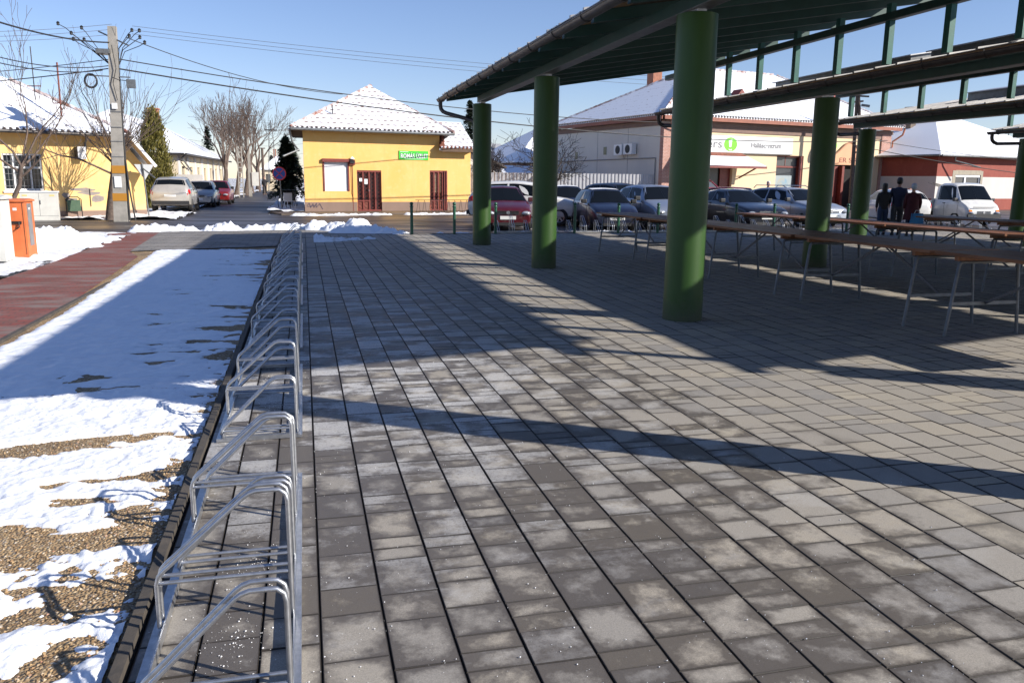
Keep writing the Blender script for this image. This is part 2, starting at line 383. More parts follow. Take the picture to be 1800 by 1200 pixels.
SKIN = simple('skin', (0.45, 0.25, 0.18), None, 5, 0.6)

# ------------------------------------------------------------------ text helper
def text(name, s, size, mat, parent, loc, rot=(PI / 2, 0, 0), width=None, bold=0.0, shear=0.0, depth=0.004, align='LEFT'):
    cu = bpy.data.curves.new(name, 'FONT'); cu.body = s; cu.size = size; cu.extrude = depth; cu.offset = bold; cu.shear = shear; cu.align_x = align
    tmp = bpy.data.objects.new(name, cu); COL.objects.link(tmp)
    bpy.context.view_layer.update()
    me = bpy.data.meshes.new_from_object(tmp.evaluated_get(bpy.context.evaluated_depsgraph_get()))
    bpy.data.objects.remove(tmp)
    xs = [v.co.x for v in me.vertices]
    k = 1.0
    if width and xs: k = width / (max(xs) - min(xs))
    R = Matrix.Rotation(rot[2], 4, 'Z') @ Matrix.Rotation(rot[0], 4, 'X')
    me.transform(Matrix.Translation(loc) @ R @ Matrix.Diagonal((k, 1, 1, 1)))
    o = bpy.data.objects.new(name, me); COL.objects.link(o); me.materials.clear(); me.materials.append(mat)
    if parent: o.parent = parent
    return o
# ================================================================== SETTING: ground sheets
def sheet(name, poly, z, mat, thick=0.0):
    m = MB()
    if thick: m.prism(poly, 'z', z - thick, z)
    else: m.add([(x, y, z) for x, y in poly], [tuple(range(len(poly)))])
    o = m.build(name, mat); o['kind'] = 'structure'; return o
DS = (0.978, 0.208); S0 = (0.05, 41.4)           # line of the house fronts across the road
def front(s, t=0.0): return (S0[0] + DS[0] * s - DS[1] * t, S0[1] + DS[1] * s + DS[0] * t)   # t>0: into the houses
sheet('ground', [(-1500, -60), (1500, -60), (1500, 1800), (-1500, 1800)], -0.09, SOIL)
sheet('road', [(-60, 22.0), (-4.9, 26.8), (1.2, 27.4), (2.2, 24.9), (32, 24.9), (80, 24.9), (80, 62), front(45, -2.2), front(0, -2.2), (-1.6, 39.6), (-1.6, 42), (-1.9, 260), (-5.4, 260), (-5.6, 44), (-7.5, 38.6), (-60, 16)], -0.05, ASPH)
# pavement in front of the shop, damp concrete
DAMP = simple('damp_concrete', (0.15, 0.11, 0.08), (0.085, 0.065, 0.05), 1.2, 0.45, bump=0.2, bsc=30)
sheet('pavement', [front(-1.6, -2.4), front(46, -2.4), front(46, 0.5), front(-1.6, 0.5)], 0.02, DAMP, 0.1)
# plaza bed, seen in the joints
BED = simple('joint_sand', (0.04, 0.033, 0.027), (0.07, 0.06, 0.05), 20, 0.95)
sheet('plaza_bed', [(-0.62, -3), (34, -3), (34, 24.55), (-0.62, 24.55)], -0.016, BED)

# plaza stones: one sheet of bevelled stones in rows along the square
def paver_rows(name, rows, y0, y1, mat, lens=(0.108, 0.205, 0.302), seed=3, axis='y'):
    rg = random.Random(seed); m = MB(); V = m.v; F = m.f
    for (a, b) in rows:
        y = y0 - rg.random() * 0.3
        while y < y1:
            L = rg.choice(lens); a1 = max(y, y0); b1 = min(y + L, y1); y += L
            if b1 - a1 < 0.04: continue
            j = 0.0019; g = 0.0024; h = rg.uniform(-0.0012, 0.0012); tx = rg.uniform(-.0012, .0012); ty = rg.uniform(-.0012, .0012)
            xa, xb, ya, yb = a + j * 1.25, b - j * 1.25, a1 + j * .45, b1 - j * .45
            n = len(V)
            for (x, yy, z) in ((xa, ya, -0.007), (xb, ya, -0.007), (xb, yb, -0.007), (xa, yb, -0.007),
                               (xa + g, ya + g, h - tx - ty), (xb - g, ya + g, h + tx - ty), (xb - g, yb - g, h + tx + ty), (xa + g, yb - g, h - tx + ty)):
                V.append((x, yy, z))
            F += [(n + 4, n + 5, n + 6, n + 7), (n, n + 1, n + 5, n + 4), (n + 1, n + 2, n + 6, n + 5), (n + 2, n + 3, n + 7, n + 6), (n + 3, n, n + 4, n + 7)]
    o = m.build(name, mat, fix=False); o['kind'] = 'structure'
    uvl = o.data.uv_layers.new(name='UVMap'); q = np.array([(0, 0), (1, 0), (1, 1), (0, 1)] + [(0, 0), (1, 0), (1, 0), (0, 0)] + [(1, 0), (1, 1), (1, 1), (1, 0)] + [(1, 1), (0, 1), (0, 1), (1, 1)] + [(0, 1), (0, 0), (0, 0), (0, 1)], dtype=np.float32)
    uvl.data.foreach_set('uv', np.tile(q, (len(F) // 5, 1)).ravel()); return o
PW = 0.231
paver_rows('plaza', [(i * PW, (i + 1) * PW) for i in range(0, 112)], 1.2, 24.45, PAV)
paver_rows('rack_strip', [(-0.205, 0), (-0.41, -0.205), (-0.615, -0.41)], 1.2, 23.2, PAV, lens=(0.205, 0.302, 0.302), seed=9)
# kerbs
m = MB()
y = 1.0
while y < 23.2:
    m.box(-0.672, -0.632, y + 0.004, y + 0.996, -0.2, 0.018); y += 1.0
m.build('kerb', KERB)['kind'] = 'structure'
m = MB(); x = 2.0
while x < 34:
    m.box(x + 0.003, x + 0.997, 24.47, 24.58, -0.2, 0.012); x += 1.0
m.build('plaza_edge_kerb', KERB)['kind'] = 'structure'
# paths
sheet('red_path', [(-4.70, -2), (-3.0, -2), (-2.97, 11.3), (-3.35, 18.1), (-3.75, 19.4), (-4.2, 26.3), (-5.6, 26.2), (-4.85, 22.0), (-4.68, 17.3)], -0.012, RED_PAV)
sheet('grey_path', [(-3.75, 19.4), (-2.62, 19.9), (-0.7, 20.5), (-0.64, 23.2), (2.3, 24.3), (1.4, 27.2), (-4.2, 26.4)], -0.008, GREY_PAV)
m = MB()
for i in range(16):
    m.box(-3.0, -2.95, -2 + i * 0.98, -2 + i * 0.98 + 0.97, -0.2, 0.0)
m.build('path_edging', KERB)['kind'] = 'structure'

# gravel bed and the snow lying on it
def grid_obj(name, x0, x1, y0, y1, nx, ny, fz, mat, keep=None, smooth=True):
    V = []; F = []; ok = {}
    for j in range(ny + 1):
        for i in range(nx + 1):
            x = x0 + (x1 - x0) * i / nx; y = y0 + (y1 - y0) * j / ny
            V.append((x, y, fz(x, y)))
    for j in range(ny):
        for i in range(nx):
            a = j * (nx + 1) + i
            if keep is None or any(keep(V[q]) for q in (a, a + 1, a + nx + 1, a + nx + 2)): F.append((a, a + 1, a + nx + 2, a + nx + 1))
    me = bpy.data.meshes.new(name); me.from_pydata(V, [], F); me.materials.append(mat)
    if smooth: me.polygons.foreach_set('use_smooth', [True] * len(F))
    o = bpy.data.objects.new(name, me); COL.objects.link(o); return o
def nz(x, y, s, z=0.0): return noise.noise((x * s, y * s, z))
def fbm(x, y, s, z=0.0, o=4):
    a = 0; k = 1
    for i in range(o): a += nz(x, y, s * 2 ** i, z + i * 7) * k; k *= 0.55
    return a
def gz(x, y): return -0.030 + 0.008 * nz(x, y, 3.0) + 0.005 * nz(x, y, 22)
g = grid_obj('gravel_bed', -3.9, -0.69, 0.8, 20.6, 100, 560, gz, GRAV); g['kind'] = 'stuff'; tag(g, 'brown gravel bed showing through the snow beside the kerb', 'gravel')
def sstep(a, b, x):
    t = min(1, max(0, (x - a) / (b - a))); return t * t * (3 - 2 * t)
def snow_h(x, y):
    dk = -0.70 - x                                    # distance left of the kerb
    near = 1 - sstep(3.3, 5.2, y + 0.9 * (dk - 0.8) * -1.0)
    nr2 = 1 - sstep(3.0, 4.9, y)
    cov = 0.46 - 0.04 * nr2 - 0.42 * (1 - sstep(0.0, 0.45 + 0.9 * nr2, dk)) * (0.85 if y < 11 else 0.5) - 0.18 * (1 - sstep(1.8, 2.8, y))
    cov -= 0.75 * nr2 * fbm(x * 1.1, y * 1.25, 2.3, 13.0, 5)
    st = fbm(x * 0.55, y * 1.9, 1.15, 3.0, 5)                # ragged streaks across the bed
    cov -= 0.95 * sstep(0.12, 0.42, st) * (1 - 0.97 * sstep(0.7, 1.5, dk))
    edgeL = sstep(0.0, 0.16, x + 2.96 + 0.045 * max(0, y - 11) + 0.05 * nz(x, y, 3))
    cov = cov + 0.30 * fbm(x, y, 4.2, 1.0, 4) + 0.08 * fbm(x, y, 24, 5.0, 2)
    cov += 0.09 * nz(x, y, 30, 4) + 0.07 * nz(x, y, 62, 8)
    h = 0.042 * (1 - math.exp(-max(-0.6, cov) * 2.4))
    far = 1 - sstep(19.2, 20.2, y + 0.3 * nz(x, y, 2) - 0.4 * x * -0.3)
    return -0.034 + min(0.075, h) * edgeL * far + (0.010 * fbm(x, y, 7, 9, 3) + 0.004 * nz(x, y, 40)) * (1 if h > 0 else 0.3) - 0.02 * (1 - edgeL) - 0.03 * (1 - far)
keep = lambda v: v[2] > gz(v[0], v[1]) - 0.006
s1 = grid_obj('snow_near', -2.85, -0.70, 1.6, 6.6, 190, 460, snow_h, SNOW, keep)
s2 = grid_obj('snow_far', -3.6, -0.70, 6.6, 20.4, 92, 440, snow_h, SNOW, keep)
s3 = grid_obj('snow_side', -3.6, -2.85, 1.6, 6.6, 30, 200, snow_h, SNOW, keep)
def join(objs, name):
    bm = bmesh.new()
    for o in objs: bm.from_mesh(o.data)
    me = bpy.data.meshes.new(name); bm.to_mesh(me); bm.free(); me.materials.append(objs[0].data.materials[0])
    for o in objs: bpy.data.objects.remove(o)
    o = bpy.data.objects.new(name, me); COL.objects.link(o); return o
tag(join([s1, s2, s3], 'snow_cover'), 'thin snow cover with bare patches between the red path and the kerb', 'snow', kind='stuff')
# loose stones on the gravel near the camera
m = MB(); rg = random.Random(4)
for i in range(11000):
    y = 1.9 + 4.4 * rg.random() ** 1.6; x = -0.70 - (2.1) * rg.random() ** 1.2
    if snow_h(x, y) > gz(x, y) + 0.004: continue
    m.ico((x, y, gz(x, y) + 0.002), rg.uniform(0.0035, 0.009), rg.uniform(0.4, 0.8))
def stone_mat():
    q = NT('pebble'); r = q.n('NewGeometry').outputs['Random Per Island']
    return q.out(q.ramp(r, [(0, (0.16, 0.10, 0.055)), (0.25, (0.38, 0.26, 0.13)), (0.5, (0.27, 0.16, 0.08)), (0.75, (0.42, 0.33, 0.22)), (0.9, (0.5, 0.45, 0.38)), (1, (0.33, 0.14, 0.07))]), 0.8)
tag(m.build('pebbles', stone_mat(), fix=False), 'loose brown pebbles on the gravel beside the kerb', 'pebbles', kind='stuff')
# grit salt on the paving
m = MB()
for i in range(1900):
    y = 1.9 + 7.5 * rg.random() ** 1.7; x = -0.6 + rg.random() * (1.2 + y * 0.75)
    if rg.random() < 0.25: x = -0.6 + rg.random() * 0.75
    m.ico((x, y, 0.003), rg.uniform(0.0008, 0.0018) * rg.choice((1, 1, 1, 1.6, 2.2)), 0.8)
for (cx, cy, k) in ((-0.3, 2.75, 120), (-0.25, 3.35, 120), (-0.28, 5.9, 90), (-0.3, 6.7, 90), (-0.1, 7.3, 50)):
    for i in range(k): m.ico((cx + rg.gauss(0, 0.06), cy + rg.gauss(0, 0.1), 0.003), rg.uniform(0.0008, 0.0020) * rg.choice((1, 1, 1.5, 2.4)), 0.7)
tag(m.build('road_salt', simple('salt_grain', (0.75, 0.75, 0.76), None, 5, 0.5), fix=False), 'white grains of road salt scattered over the grey paving', 'road salt', kind='stuff')

# snow heaps and banks
def heap(name, x0, x1, y0, y1, hf, label, mat=SNOW, res=0.04):
    o = grid_obj(name, x0, x1, y0, y1, int((x1 - x0) / res), int((y1 - y0) / res), hf, mat, lambda v: v[2] > -0.085)
    return tag(o, label, 'snow heap', 'ploughed snow heaps')
def ridge_fn(pts):
    def f(x, y):
        b = -0.1
        for (px, py, r, h) in pts:
            d = math.hypot(x - px, y - py) / r
            if d < 1.3: b = max(b, -0.09 + h * (1 - sstep(0.15, 1.25, d)) * (1 + 0.28 * nz(x, y, 2.1, 2) + 0.16 * nz(x, y, 5.5, 4)) + (0.10 * abs(nz(x, y, 5.5, 6)) + 0.07 * abs(nz(x, y, 12, 3)) + 0.02 * nz(x, y, 24)) * (1 - sstep(0.5, 1.2, d)))
        return b
    return f
rg = random.Random(12)
P = []
for i in range(26):
    x = -4.9 + i * 0.23
    if i in (7, 8, 13): continue
    P.append((x, 27.05 + (x + 4.9) * 0.13 + rg.uniform(-.1, .1), rg.uniform(0.26, 0.42), rg.uniform(0.13, 0.24)))
heap('snow_bank', -5.6, 1.4, 26.1, 28.6, ridge_fn(P), 'low broken ridge of ploughed snow along the road edge beyond the bike racks')
heap('snow_heap', 0.0, 3.4, 23.9, 28.3, ridge_fn([(1.0, 26.7, 0.6, 0.30), (1.6, 26.1, 0.65, 0.42), (2.0, 25.4, 0.55, 0.28), (1.2, 25.6, 0.6, 0.25), (0.4, 27.2, 0.6, 0.3), (2.4, 24.9, 0.5, 0.2), (2.7, 24.75, .45, .14)]), 'big lumpy snow heap at the corner of the paved square')
heap('snow_heap', -7.6, -4.1, 18.0, 26.3, ridge_fn([(-5.85, 20.4, 0.75, 0.50), (-5.45, 21.2, 0.75, 0.42), (-5.1, 22.1, 0.5, 0.2), (-4.95, 23.0, 0.4, 0.12), (-6.4, 20.6, 0.7, 0.42), (-5.3, 20.6, 0.6, 0.22), (-5.0, 20.9, .5, .16)]), 'rounded snow heap behind the orange cabinet beside the red path')
heap('snow_heap', 0.2, 3.4, 20.3, 22.9, ridge_fn([(-0.0, 21.9, 0.4, 0.17), (0.3, 21.8, 0.4, 0.19), (0.6, 21.9, 0.4, 0.17), (0.9, 22.1, 0.3, 0.13), (1.3, 22.3, 0.3, 0.11), (1.7, 22.6, .25, .1)]), 'flat drift of snow on the paving right behind the farthest bike racks', SNOWD)
rg = random.Random(5)
def verge(name, x0, x1, y0, y1, label, thr=0.0, h=0.06, res=0.09, mat=SNOWD, seed=0):
    o = grid_obj(name, x0, x1, y0, y1, max(2, int((x1 - x0) / res)), max(2, int((y1 - y0) / res)), lambda x, y: -0.085 + h * (0.75 + thr + 1.2 * fbm(x, y, 0.9, seed, 6)), mat, lambda v: v[2] > -0.06)
    return tag(o, label, 'snow', kind='stuff')
verge('snow_verge', -9.5, -4.75, 8.0, 26.0, 'patchy snow on the verge left of the red path', 0.12, 0.07, 0.1, SNOWD, 4).location.z = 0.012
o = verge('snow_verge', -12.5, -4.9, 34.6, 41, 'snow and grass strip in front of the ochre house', 0.15, 0.12, 0.1, SNOWD, 8)
o = verge('snow_verge', -7.0, -5.4, 44, 110, 'snow lying along the foot of the trees in the side street', 0.45, 0.12, 0.25, SNOWD, 11)
o = verge('snow_verge', -1.75, 0.0, 41.2, 90, 'snow on the footway beside the yellow shop side wall', 0.6, 0.12, 0.15, SNOWD, 15)
for k, (a, b, c0) in enumerate(((-1.0, 3.6, -3.0), (4.2, 9.2, -3.0))):
    fx, fy = front(a, c0)
    m = ridge_fn([(front(a + i * 0.3, c0 + rg.uniform(-.1, .1))) + (rg.uniform(.25, .4), rg.uniform(.05, .11)) for i in range(int((b - a) / 0.3))])
    heap('snow_bank', fx - 0.5, front(b, c0)[0] + 0.5, fy - 0.6, front(b, c0)[1] + 0.7, m, ['thin line of dirty snow at the pavement edge below the white shutter', 'thin line of snow at the pavement edge under the slanted railing'][k], SNOWD, 0.08)
rgm = random.Random(3); P = []
for i in range(22): P.append((3.0 + i * 0.9 + rgm.uniform(-.3, .3), 24.85 + rgm.uniform(-.1, .1), rgm.uniform(0.2, 0.4), rgm.uniform(0.05, 0.1)))
heap('snow_bank', 2.6, 23, 24.6, 25.3, ridge_fn(P), 'thin remains of snow along the parking edge behind the green bollards', SNOWD, 0.08)
# road markings
m = MB()
for (a, b) in (((103, 405), (0, 0)),): pass
for x0 in (-9.3, -5.9, 18.0, 24, 30):
    y0 = 30.0 if x0 < 0 else 34.5
    m.box(x0, x0 + 1.6, y0 - 0.07, y0 + 0.07, -0.0465, -0.0455)
m.build('road_marking', MARK)['kind'] = 'structure'
m = MB()
for x in (7.6, 10.6, 13.6, 16.6, 19.6): m.box(x, x + 0.1, 25.0, 30.0, -0.0465, -0.0455)
m.build('parking_marking', MARK)['kind'] = 'structure'
# ================================================================== MARKET CANOPY (three parallel mono-pitch roofs, plus the fourth at the right edge)
YN, YF = 2.5, 21.05
SHEETL = simple('pale_lid_sheet', (0.5, 0.5, 0.5), (0.42, 0.42, 0.42), 3, 0.4, 0.3)
def canopy(label, xg, zr, xr, xcol, ycols, slope=0.165, rd=0.16, posts=True, zpost=None, green=GREENC, over=1.1, caps=()):
    """xg gutter x, zr rafter underside height at xg+0.1, xr post line x"""
    t = thing('market_canopy', label, 'canopy', (xg, YF, 0), 0, 'parallel mono-pitch roofs of the market canopy')
    ox, oy = xg, YF
    def L(x, y, z): return (x - ox, y - oy, z)
    rb = lambda x: zr + slope * (x - xg - 0.1)
    xe = xr + over
    for yc in ycols:
        m = MB(); top = rb(xcol) - 0.20; m.lathe([(0.232, 0), (0.232, 0.3), (0.229, 0.32), (0.229, top - 0.01), (0.2, top)], L(xcol, yc, 0), 40)
        m.build('column', green, t, 40)
        m = MB(); m.box(xcol - 0.06 - ox, xcol + 0.06 - ox, yc - 0.1 - oy, yc + 0.1 - oy, top + 0.001, top + 0.058); m.build('column_bracket', GALV, t)
    # beam over the columns
    m = MB(); zb = rb(xcol)
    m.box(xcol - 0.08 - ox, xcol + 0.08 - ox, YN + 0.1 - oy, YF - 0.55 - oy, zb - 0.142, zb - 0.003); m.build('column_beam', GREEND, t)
    m = MB(); m.box(xcol - 0.095 - ox, xcol + 0.095 - ox, YN + 0.12 - oy, YF - 0.57 - oy, zb - 0.156, zb - 0.144); m.build('beam_flashing', GUTG, t)
    # rafters
    y = YF - 0.12; first = True
    while y > YN:
        m = MB(); y0, y1 = y - 0.05 - oy, y + 0.05 - oy
        a, b = xg + 0.16, xe - 0.04
        m.add([(a - ox, y0, rb(a) + 0.02), (b - ox, y0, rb(b)), (b - ox, y0, rb(b) + rd), (a - ox, y0, rb(a) + rd),
               (a - ox, y1, rb(a) + 0.02), (b - ox, y1, rb(b)), (b - ox, y1, rb(b) + rd), (a - ox, y1, rb(a) + rd)],
              [(0, 1, 2, 3), (7, 6, 5, 4), (0, 4, 5, 1), (1, 5, 6, 2), (2, 6, 7, 3), (3, 7, 4, 0)])
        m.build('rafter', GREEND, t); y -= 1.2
    # deck
    def slab(x0, x1, ya, yb, z0, z1, name, mat, seg=None):
        m = MB()
        m.add([(x0 - ox, ya - oy, rb(x0) + z0), (x1 - ox, ya - oy, rb(x1) + z0), (x1 - ox, yb - oy, rb(x1) + z0), (x0 - ox, yb - oy, rb(x0) + z0),
               (x0 - ox, ya - oy, rb(x0) + z1), (x1 - ox, ya - oy, rb(x1) + z1), (x1 - ox, yb - oy, rb(x1) + z1), (x0 - ox, yb - oy, rb(x0) + z1)],
              [(0, 3, 2, 1), (4, 5, 6, 7), (0, 1, 5, 4), (1, 2, 6, 5), (2, 3, 7, 6), (3, 0, 4, 7)])
        return m.build(name, mat, t)
    slab(xg + 0.12, xg + 0.62, YN + 0.01, YF - 0.01, rd + 0.002, rd + 0.026, 'eaves_board', WOODP)
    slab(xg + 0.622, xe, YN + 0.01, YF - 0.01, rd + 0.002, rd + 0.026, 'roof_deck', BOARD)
    m = MB(); yy = YN; rr = random.Random(int(xg * 10))
    while yy < YF:
        y1 = min(YF, yy + 0.55); dz = rr.uniform(0, 0.012)
        for (a, b, h) in ((yy + 0.002, y1 - 0.05, 0.034), (y1 - 0.05, y1 - 0.002, 0.06)):
            x0 = xg + 0.08 - rr.uniform(0, .03); x1 = xe + 0.03
            m.add([(x0 - ox, a - oy, rb(x0) + rd + 0.028), (x1 - ox, a - oy, rb(x1) + rd + 0.028), (x1 - ox, b - oy, rb(x1) + rd + 0.028), (x0 - ox, b - oy, rb(x0) + rd + 0.028),
                   (x0 - ox, a - oy, rb(x0) + rd + h + dz), (x1 - ox, a - oy, rb(x1) + rd + h + dz), (x1 - ox, b - oy, rb(x1) + rd + h + dz), (x0 - ox, b - oy, rb(x0) + rd + h + dz)],
                  [(0, 3, 2, 1), (4, 5, 6, 7), (0, 1, 5, 4), (1, 2, 6, 5), (2, 3, 7, 6), (3, 0, 4, 7)])
        yy = y1
    m.build('roof_sheeting', SHEET, t)
    for (ya, yb) in caps:      # raised sheet-metal caps along the ridge
        xa = xg + 2.45; xb = xa + 0.8
        slab(xa, xb, ya, yb, rd + 0.05, rd + 0.25, 'rooflight_kerb', GUTG)
        slab(xa + .02, xb - .02, yb + .001, yb + 0.02, rd + 0.05, rd + 0.249, 'rooflight_end', DSHEET)
        slab(xa - 0.06, xb + 0.06, ya - 0.06, yb + 0.08, rd + 0.251, rd + 0.275, 'rooflight_lid', SHEETL)
    # ridge beam and posts
    zb = rb(xr)
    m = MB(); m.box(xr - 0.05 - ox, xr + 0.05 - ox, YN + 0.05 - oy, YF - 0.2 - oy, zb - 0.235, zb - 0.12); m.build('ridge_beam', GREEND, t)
    m = MB(); m.box(xr - 0.06 - ox, xr + 0.06 - ox, YN + 0.06 - oy, YF - 0.22 - oy, zb - 0.247, zb - 0.237); m.build('beam_flashing', GUTG, t)
    if posts:
        y = 20.17
        while y > YN + 0.3:
            m = MB(); m.box(xr - 0.049 - ox, xr + 0.049 - ox, y - 0.06 - oy, y + 0.06 - oy, zpost, zb + 0.02); m.build('post', GREENT, t); y -= 1.33
    # gutter: half-round trough with a rolled lip, brackets, end cap
    zg = zr + 0.075; m = MB(); n = 12; R = 0.075; cx = 0.0
    ring = [(cx + R * math.cos(a), zg + R * math.sin(a)) for a in [PI + PI * k / n for k in range(n + 1)]]
    ring2 = [(cx + (R - 0.006) * math.cos(a), zg + (R - 0.006) * math.sin(a)) for a in [PI + PI * k / n for k in range(n + 1)]][::-1]
    m.prism(ring + ring2, 'y', YN - oy, 0.0); m.prism(ring, 'y', 0.001, 0.012); m.tube([(-R, YN - oy, zg), (-R, 0.01, zg)], 0.011, 8)
    go = m.build('gutter', GUTD, t, 40)
    y = -0.35
    while y > YN - YF + 0.1:
        m = MB()
        arc = [((R + 0.008) * math.cos(a), y, zg + (R + 0.008) * math.sin(a)) for a in [PI + PI * k / 10 for k in range(11)]]
        m.tube([(-R - 0.006, y, zg + 0.035)] + arc + [(R + 0.06, y, zg + 0.05)], 0.0085, 5); y -= 1.2
        m.build('gutter_bracket', GUTD, go)
    # downspout at the far end, bending to the first column
    yc = ycols[0]; m = MB()
    pts = [(0, -0.12, zg - 0.05), (0, -0.12, zg - 0.16), (0.015, -0.13, zg - 0.24), (0.06, -0.16, zg - 0.30), (0.14, -0.2, zg - 0.34), (xcol - 0.2 - ox, yc + 0.08 - oy, zg - 0.34 - 0.33 * (xcol - 0.2 - xg - 0.14)), (xcol - 0.05 - ox, yc - oy, zg - 0.50 - 0.33 * (xcol - 0.2 - xg - 0.14))]
    m.tube(pts, 0.05, 12); m.build('downspout', GUTD, t, 50)
    return t
canopy('nearest market roof on the left, dark gutter rising over three thick green columns', 3.40, 3.50, 9.45, 4.33, (20.28, 14.7, 8.81, 3.0), rd=0.16, zpost=3.545)
canopy('second market roof from the left, its gutter carrying the row of tall teal posts', 9.30, 3.345, 14.65, 9.73, (20.2, 14.13, 8.4, 2.6), rd=0.12, zpost=3.42, over=0.85, caps=((14.45, 19.3), (7.5, 13.9)))
canopy('third market roof from the left, with a column beside the three people', 14.72, 3.235, 20.0, 15.1, (20.0, 14.2, 8.4, 2.6), rd=0.12, zpost=3.3, over=0.62, caps=((13.8, 18.8), (6.0, 13.2)))
canopy('fourth market roof at the right edge of the picture beside the spruce top', 20.15, 3.10, 25.4, 20.55, (20.0, 14.2, 8.4), rd=0.12, posts=False)

# ================================================================== BIKE RACKS
rk = thing('bike_rack', 'nearest galvanised bike rack, cut by the bottom edge of the picture', 'bike rack', (0, 0, 0), 0, 'galvanised bike racks')
def hoop(y, high):
    zt, zl = (0.515, 0.245) if high else (0.375, 0.085)
    def path(yy):
        pts = [(-0.098, yy, 0.03), (-0.098, yy, zt - 0.045), (-0.105, yy, zt - 0.018), (-0.125, yy, zt - 0.002), (-0.15, yy, zt), (-0.205, yy, zt), (-0.23, yy, zt - 0.008), (-0.25, yy, zt - 0.022)]
        xe = -0.525; pts += [(xe + 0.02, yy, zl + 0.02), (xe, yy, zl + 0.003), (xe - 0.02, yy, zl - 0.02), (xe - 0.028, yy, zl - 0.05)]
        pts += [(xe - 0.028, yy, 0.03)] if high else [(xe - 0.02, yy, 0.022)]
        return pts
    for yy in (y, y + 0.058):
        m = MB(); m.tube(path(yy), 0.0085, 8); m.build('hoop', GALV, rk, 60)
        m = MB(); zb = 0.20 if high else 0.052
        m.tube([(-0.545, yy, zb), (-0.106, yy, zb)], 0.0075, 8); m.build('cross_bar', GALV, rk, 60)
for k, h in enumerate((0, 1, 0, 1, 0)): hoop(0.06 + k * 0.468, h)
LU = 2.05
for (a, b) in ((-0.578, -0.535), (-0.094, -0.066)):
    m = MB(); m.box(a, b, 0.0, LU, 0.004, 0.022); m.box(b - 0.005 if a < -0.3 else a, b if a < -0.3 else a + 0.005, 0, LU, 0.022, 0.045); m.build('rail', GALV, rk)
for yy in (0.0, LU - 0.03):
    m = MB(); m.box(-0.534, -0.095, yy, yy + 0.032, 0.004, 0.030); m.build('end_bar', GALV, rk)
rk.location = (0, 2.33, 0)
rack_starts = [5.08, 7.86, 10.64, 13.42, 16.2, 18.98]
lab = ['second bike rack from the camera, half in shade on the strip beside the snow', 'third bike rack from the camera along the kerb', 'fourth bike rack from the camera along the kerb', 'fifth bike rack from the camera, third from the far end of the row', 'sixth bike rack from the camera, second from the far end of the row', 'farthest bike rack of the row, beside the flat snow drift']
for y0, lb in zip(rack_starts, lab):
    c = copy_tree(rk); c.location = (0, y0, 0); c['label'] = lb
farl = ['bike rack between green bollards in front of the maroon car', 'bike rack between green bollards in front of the cream white car', 'bike rack behind the green bollard in front of the dark blue hatchback', 'bike rack at the front of the pale blue small car', 'bike rack just right of the third green column', 'bike rack in front of the black saloon', 'bike rack in front of the silver estate', 'bike rack behind the legs of the three people']
for k, lb in enumerate(farl):
    c = copy_tree(rk); c.location = (7.75 + k * 2.35, 25.15, 0.0); c.rotation_euler = (0, 0, PI / 2); c['label'] = lb; c['group'] = 'bike racks along the parking edge'

# ================================================================== BOLLARDS
bo = thing('bollard', '', 'bollard', (0, 0, 0), 0, 'green bollards along the parking edge')
m = MB(); m.lathe([(0.045, -0.02), (0.045, 0.80), (0.058, 0.805), (0.058, 0.83), (0.045, 0.835), (0.04, 0.855)], n=16); m.build('shaft', BOLG, bo, 40)
m = MB(); m.lathe([(0.02, 0.85), (0.045, 0.87), (0.055, 0.90), (0.045, 0.935), (0.02, 0.952)], n=16); m.build('knob', BOLG, bo, 60)
bx = [3.07, 4.35, 5.62, 6.85, 8.15, 9.6, 10.95, 12.3, 13.7, 15.1, 16.5, 17.9, 19.3, 20.7]
bl = ['leftmost green bollard, beside the snow heap', 'second green bollard, under the right shop door', 'green bollard in front of the maroon car, beside the first column', 'green bollard at the nose of the maroon car beside the second column', 'green bollard at the front of the cream white car', 'green bollard in front of the dark blue hatchback number plate', 'green bollard right of the dark blue hatchback', 'green bollard in front of the pale blue small car', 'green bollard behind the third column', 'green bollard at the left end of the black saloon', 'green bollard in front of the black saloon grille', 'green bollard in front of the silver estate', 'green bollard at the bonnet of the silver estate', 'rightmost green bollard behind the three people']
for k, x in enumerate(bx):
    c = bo if k == 0 else copy_tree(bo)
    c.location = (x, 24.33, 0); c['label'] = bl[k]

# ================================================================== TABLES
tb = thing('trestle_table', '', 'table', (0, 0, 0), 0, 'long trestle tables under the canopy')
TL = 2.6; rg = random.Random(2)
m = MB()
for k in range(5):
    a = -0.46 + k * 0.186; m.box(a + 0.002, a + 0.184, 0.0, TL, 0.862 + rg.uniform(0, .002), 0.897 + rg.uniform(-.001, .001))
m.build('tabletop', TABW, tb)
for yy in (0.28, TL - 0.28):
    m = MB(); m.box(-0.43, 0.43, yy - 0.025, yy + 0.025, 0.815, 0.861); m.build('batten', TABW, tb)
    for s in (-1, 1):
        m = MB(); m.tube([(s * 0.36, yy, 0.80), (s * 0.385, yy, 0.77), (s * 0.475, yy, 0.0)], 0.019, 10); m.build('leg', LEGM, tb, 50)
    m = MB(); m.tube([(-0.37, yy, 0.797), (0.37, yy, 0.797)], 0.016, 8); m.build('top_tube', LEGM, tb, 50)
    m = MB(); m.box(-0.43, 0.43, yy - 0.008, yy + 0.008, 0.335, 0.37); m.build('stretcher', LEGM, tb)
    m = MB(); d = 1 if yy < 1 else -1
    m.bar((0.0, yy + d * 0.009, 0.352), (0.0, TL / 2 - d * 0.03, 0.855), 0.028, 0.01, up=(1, 0, 0)); m.build('brace', BRACE, tb)
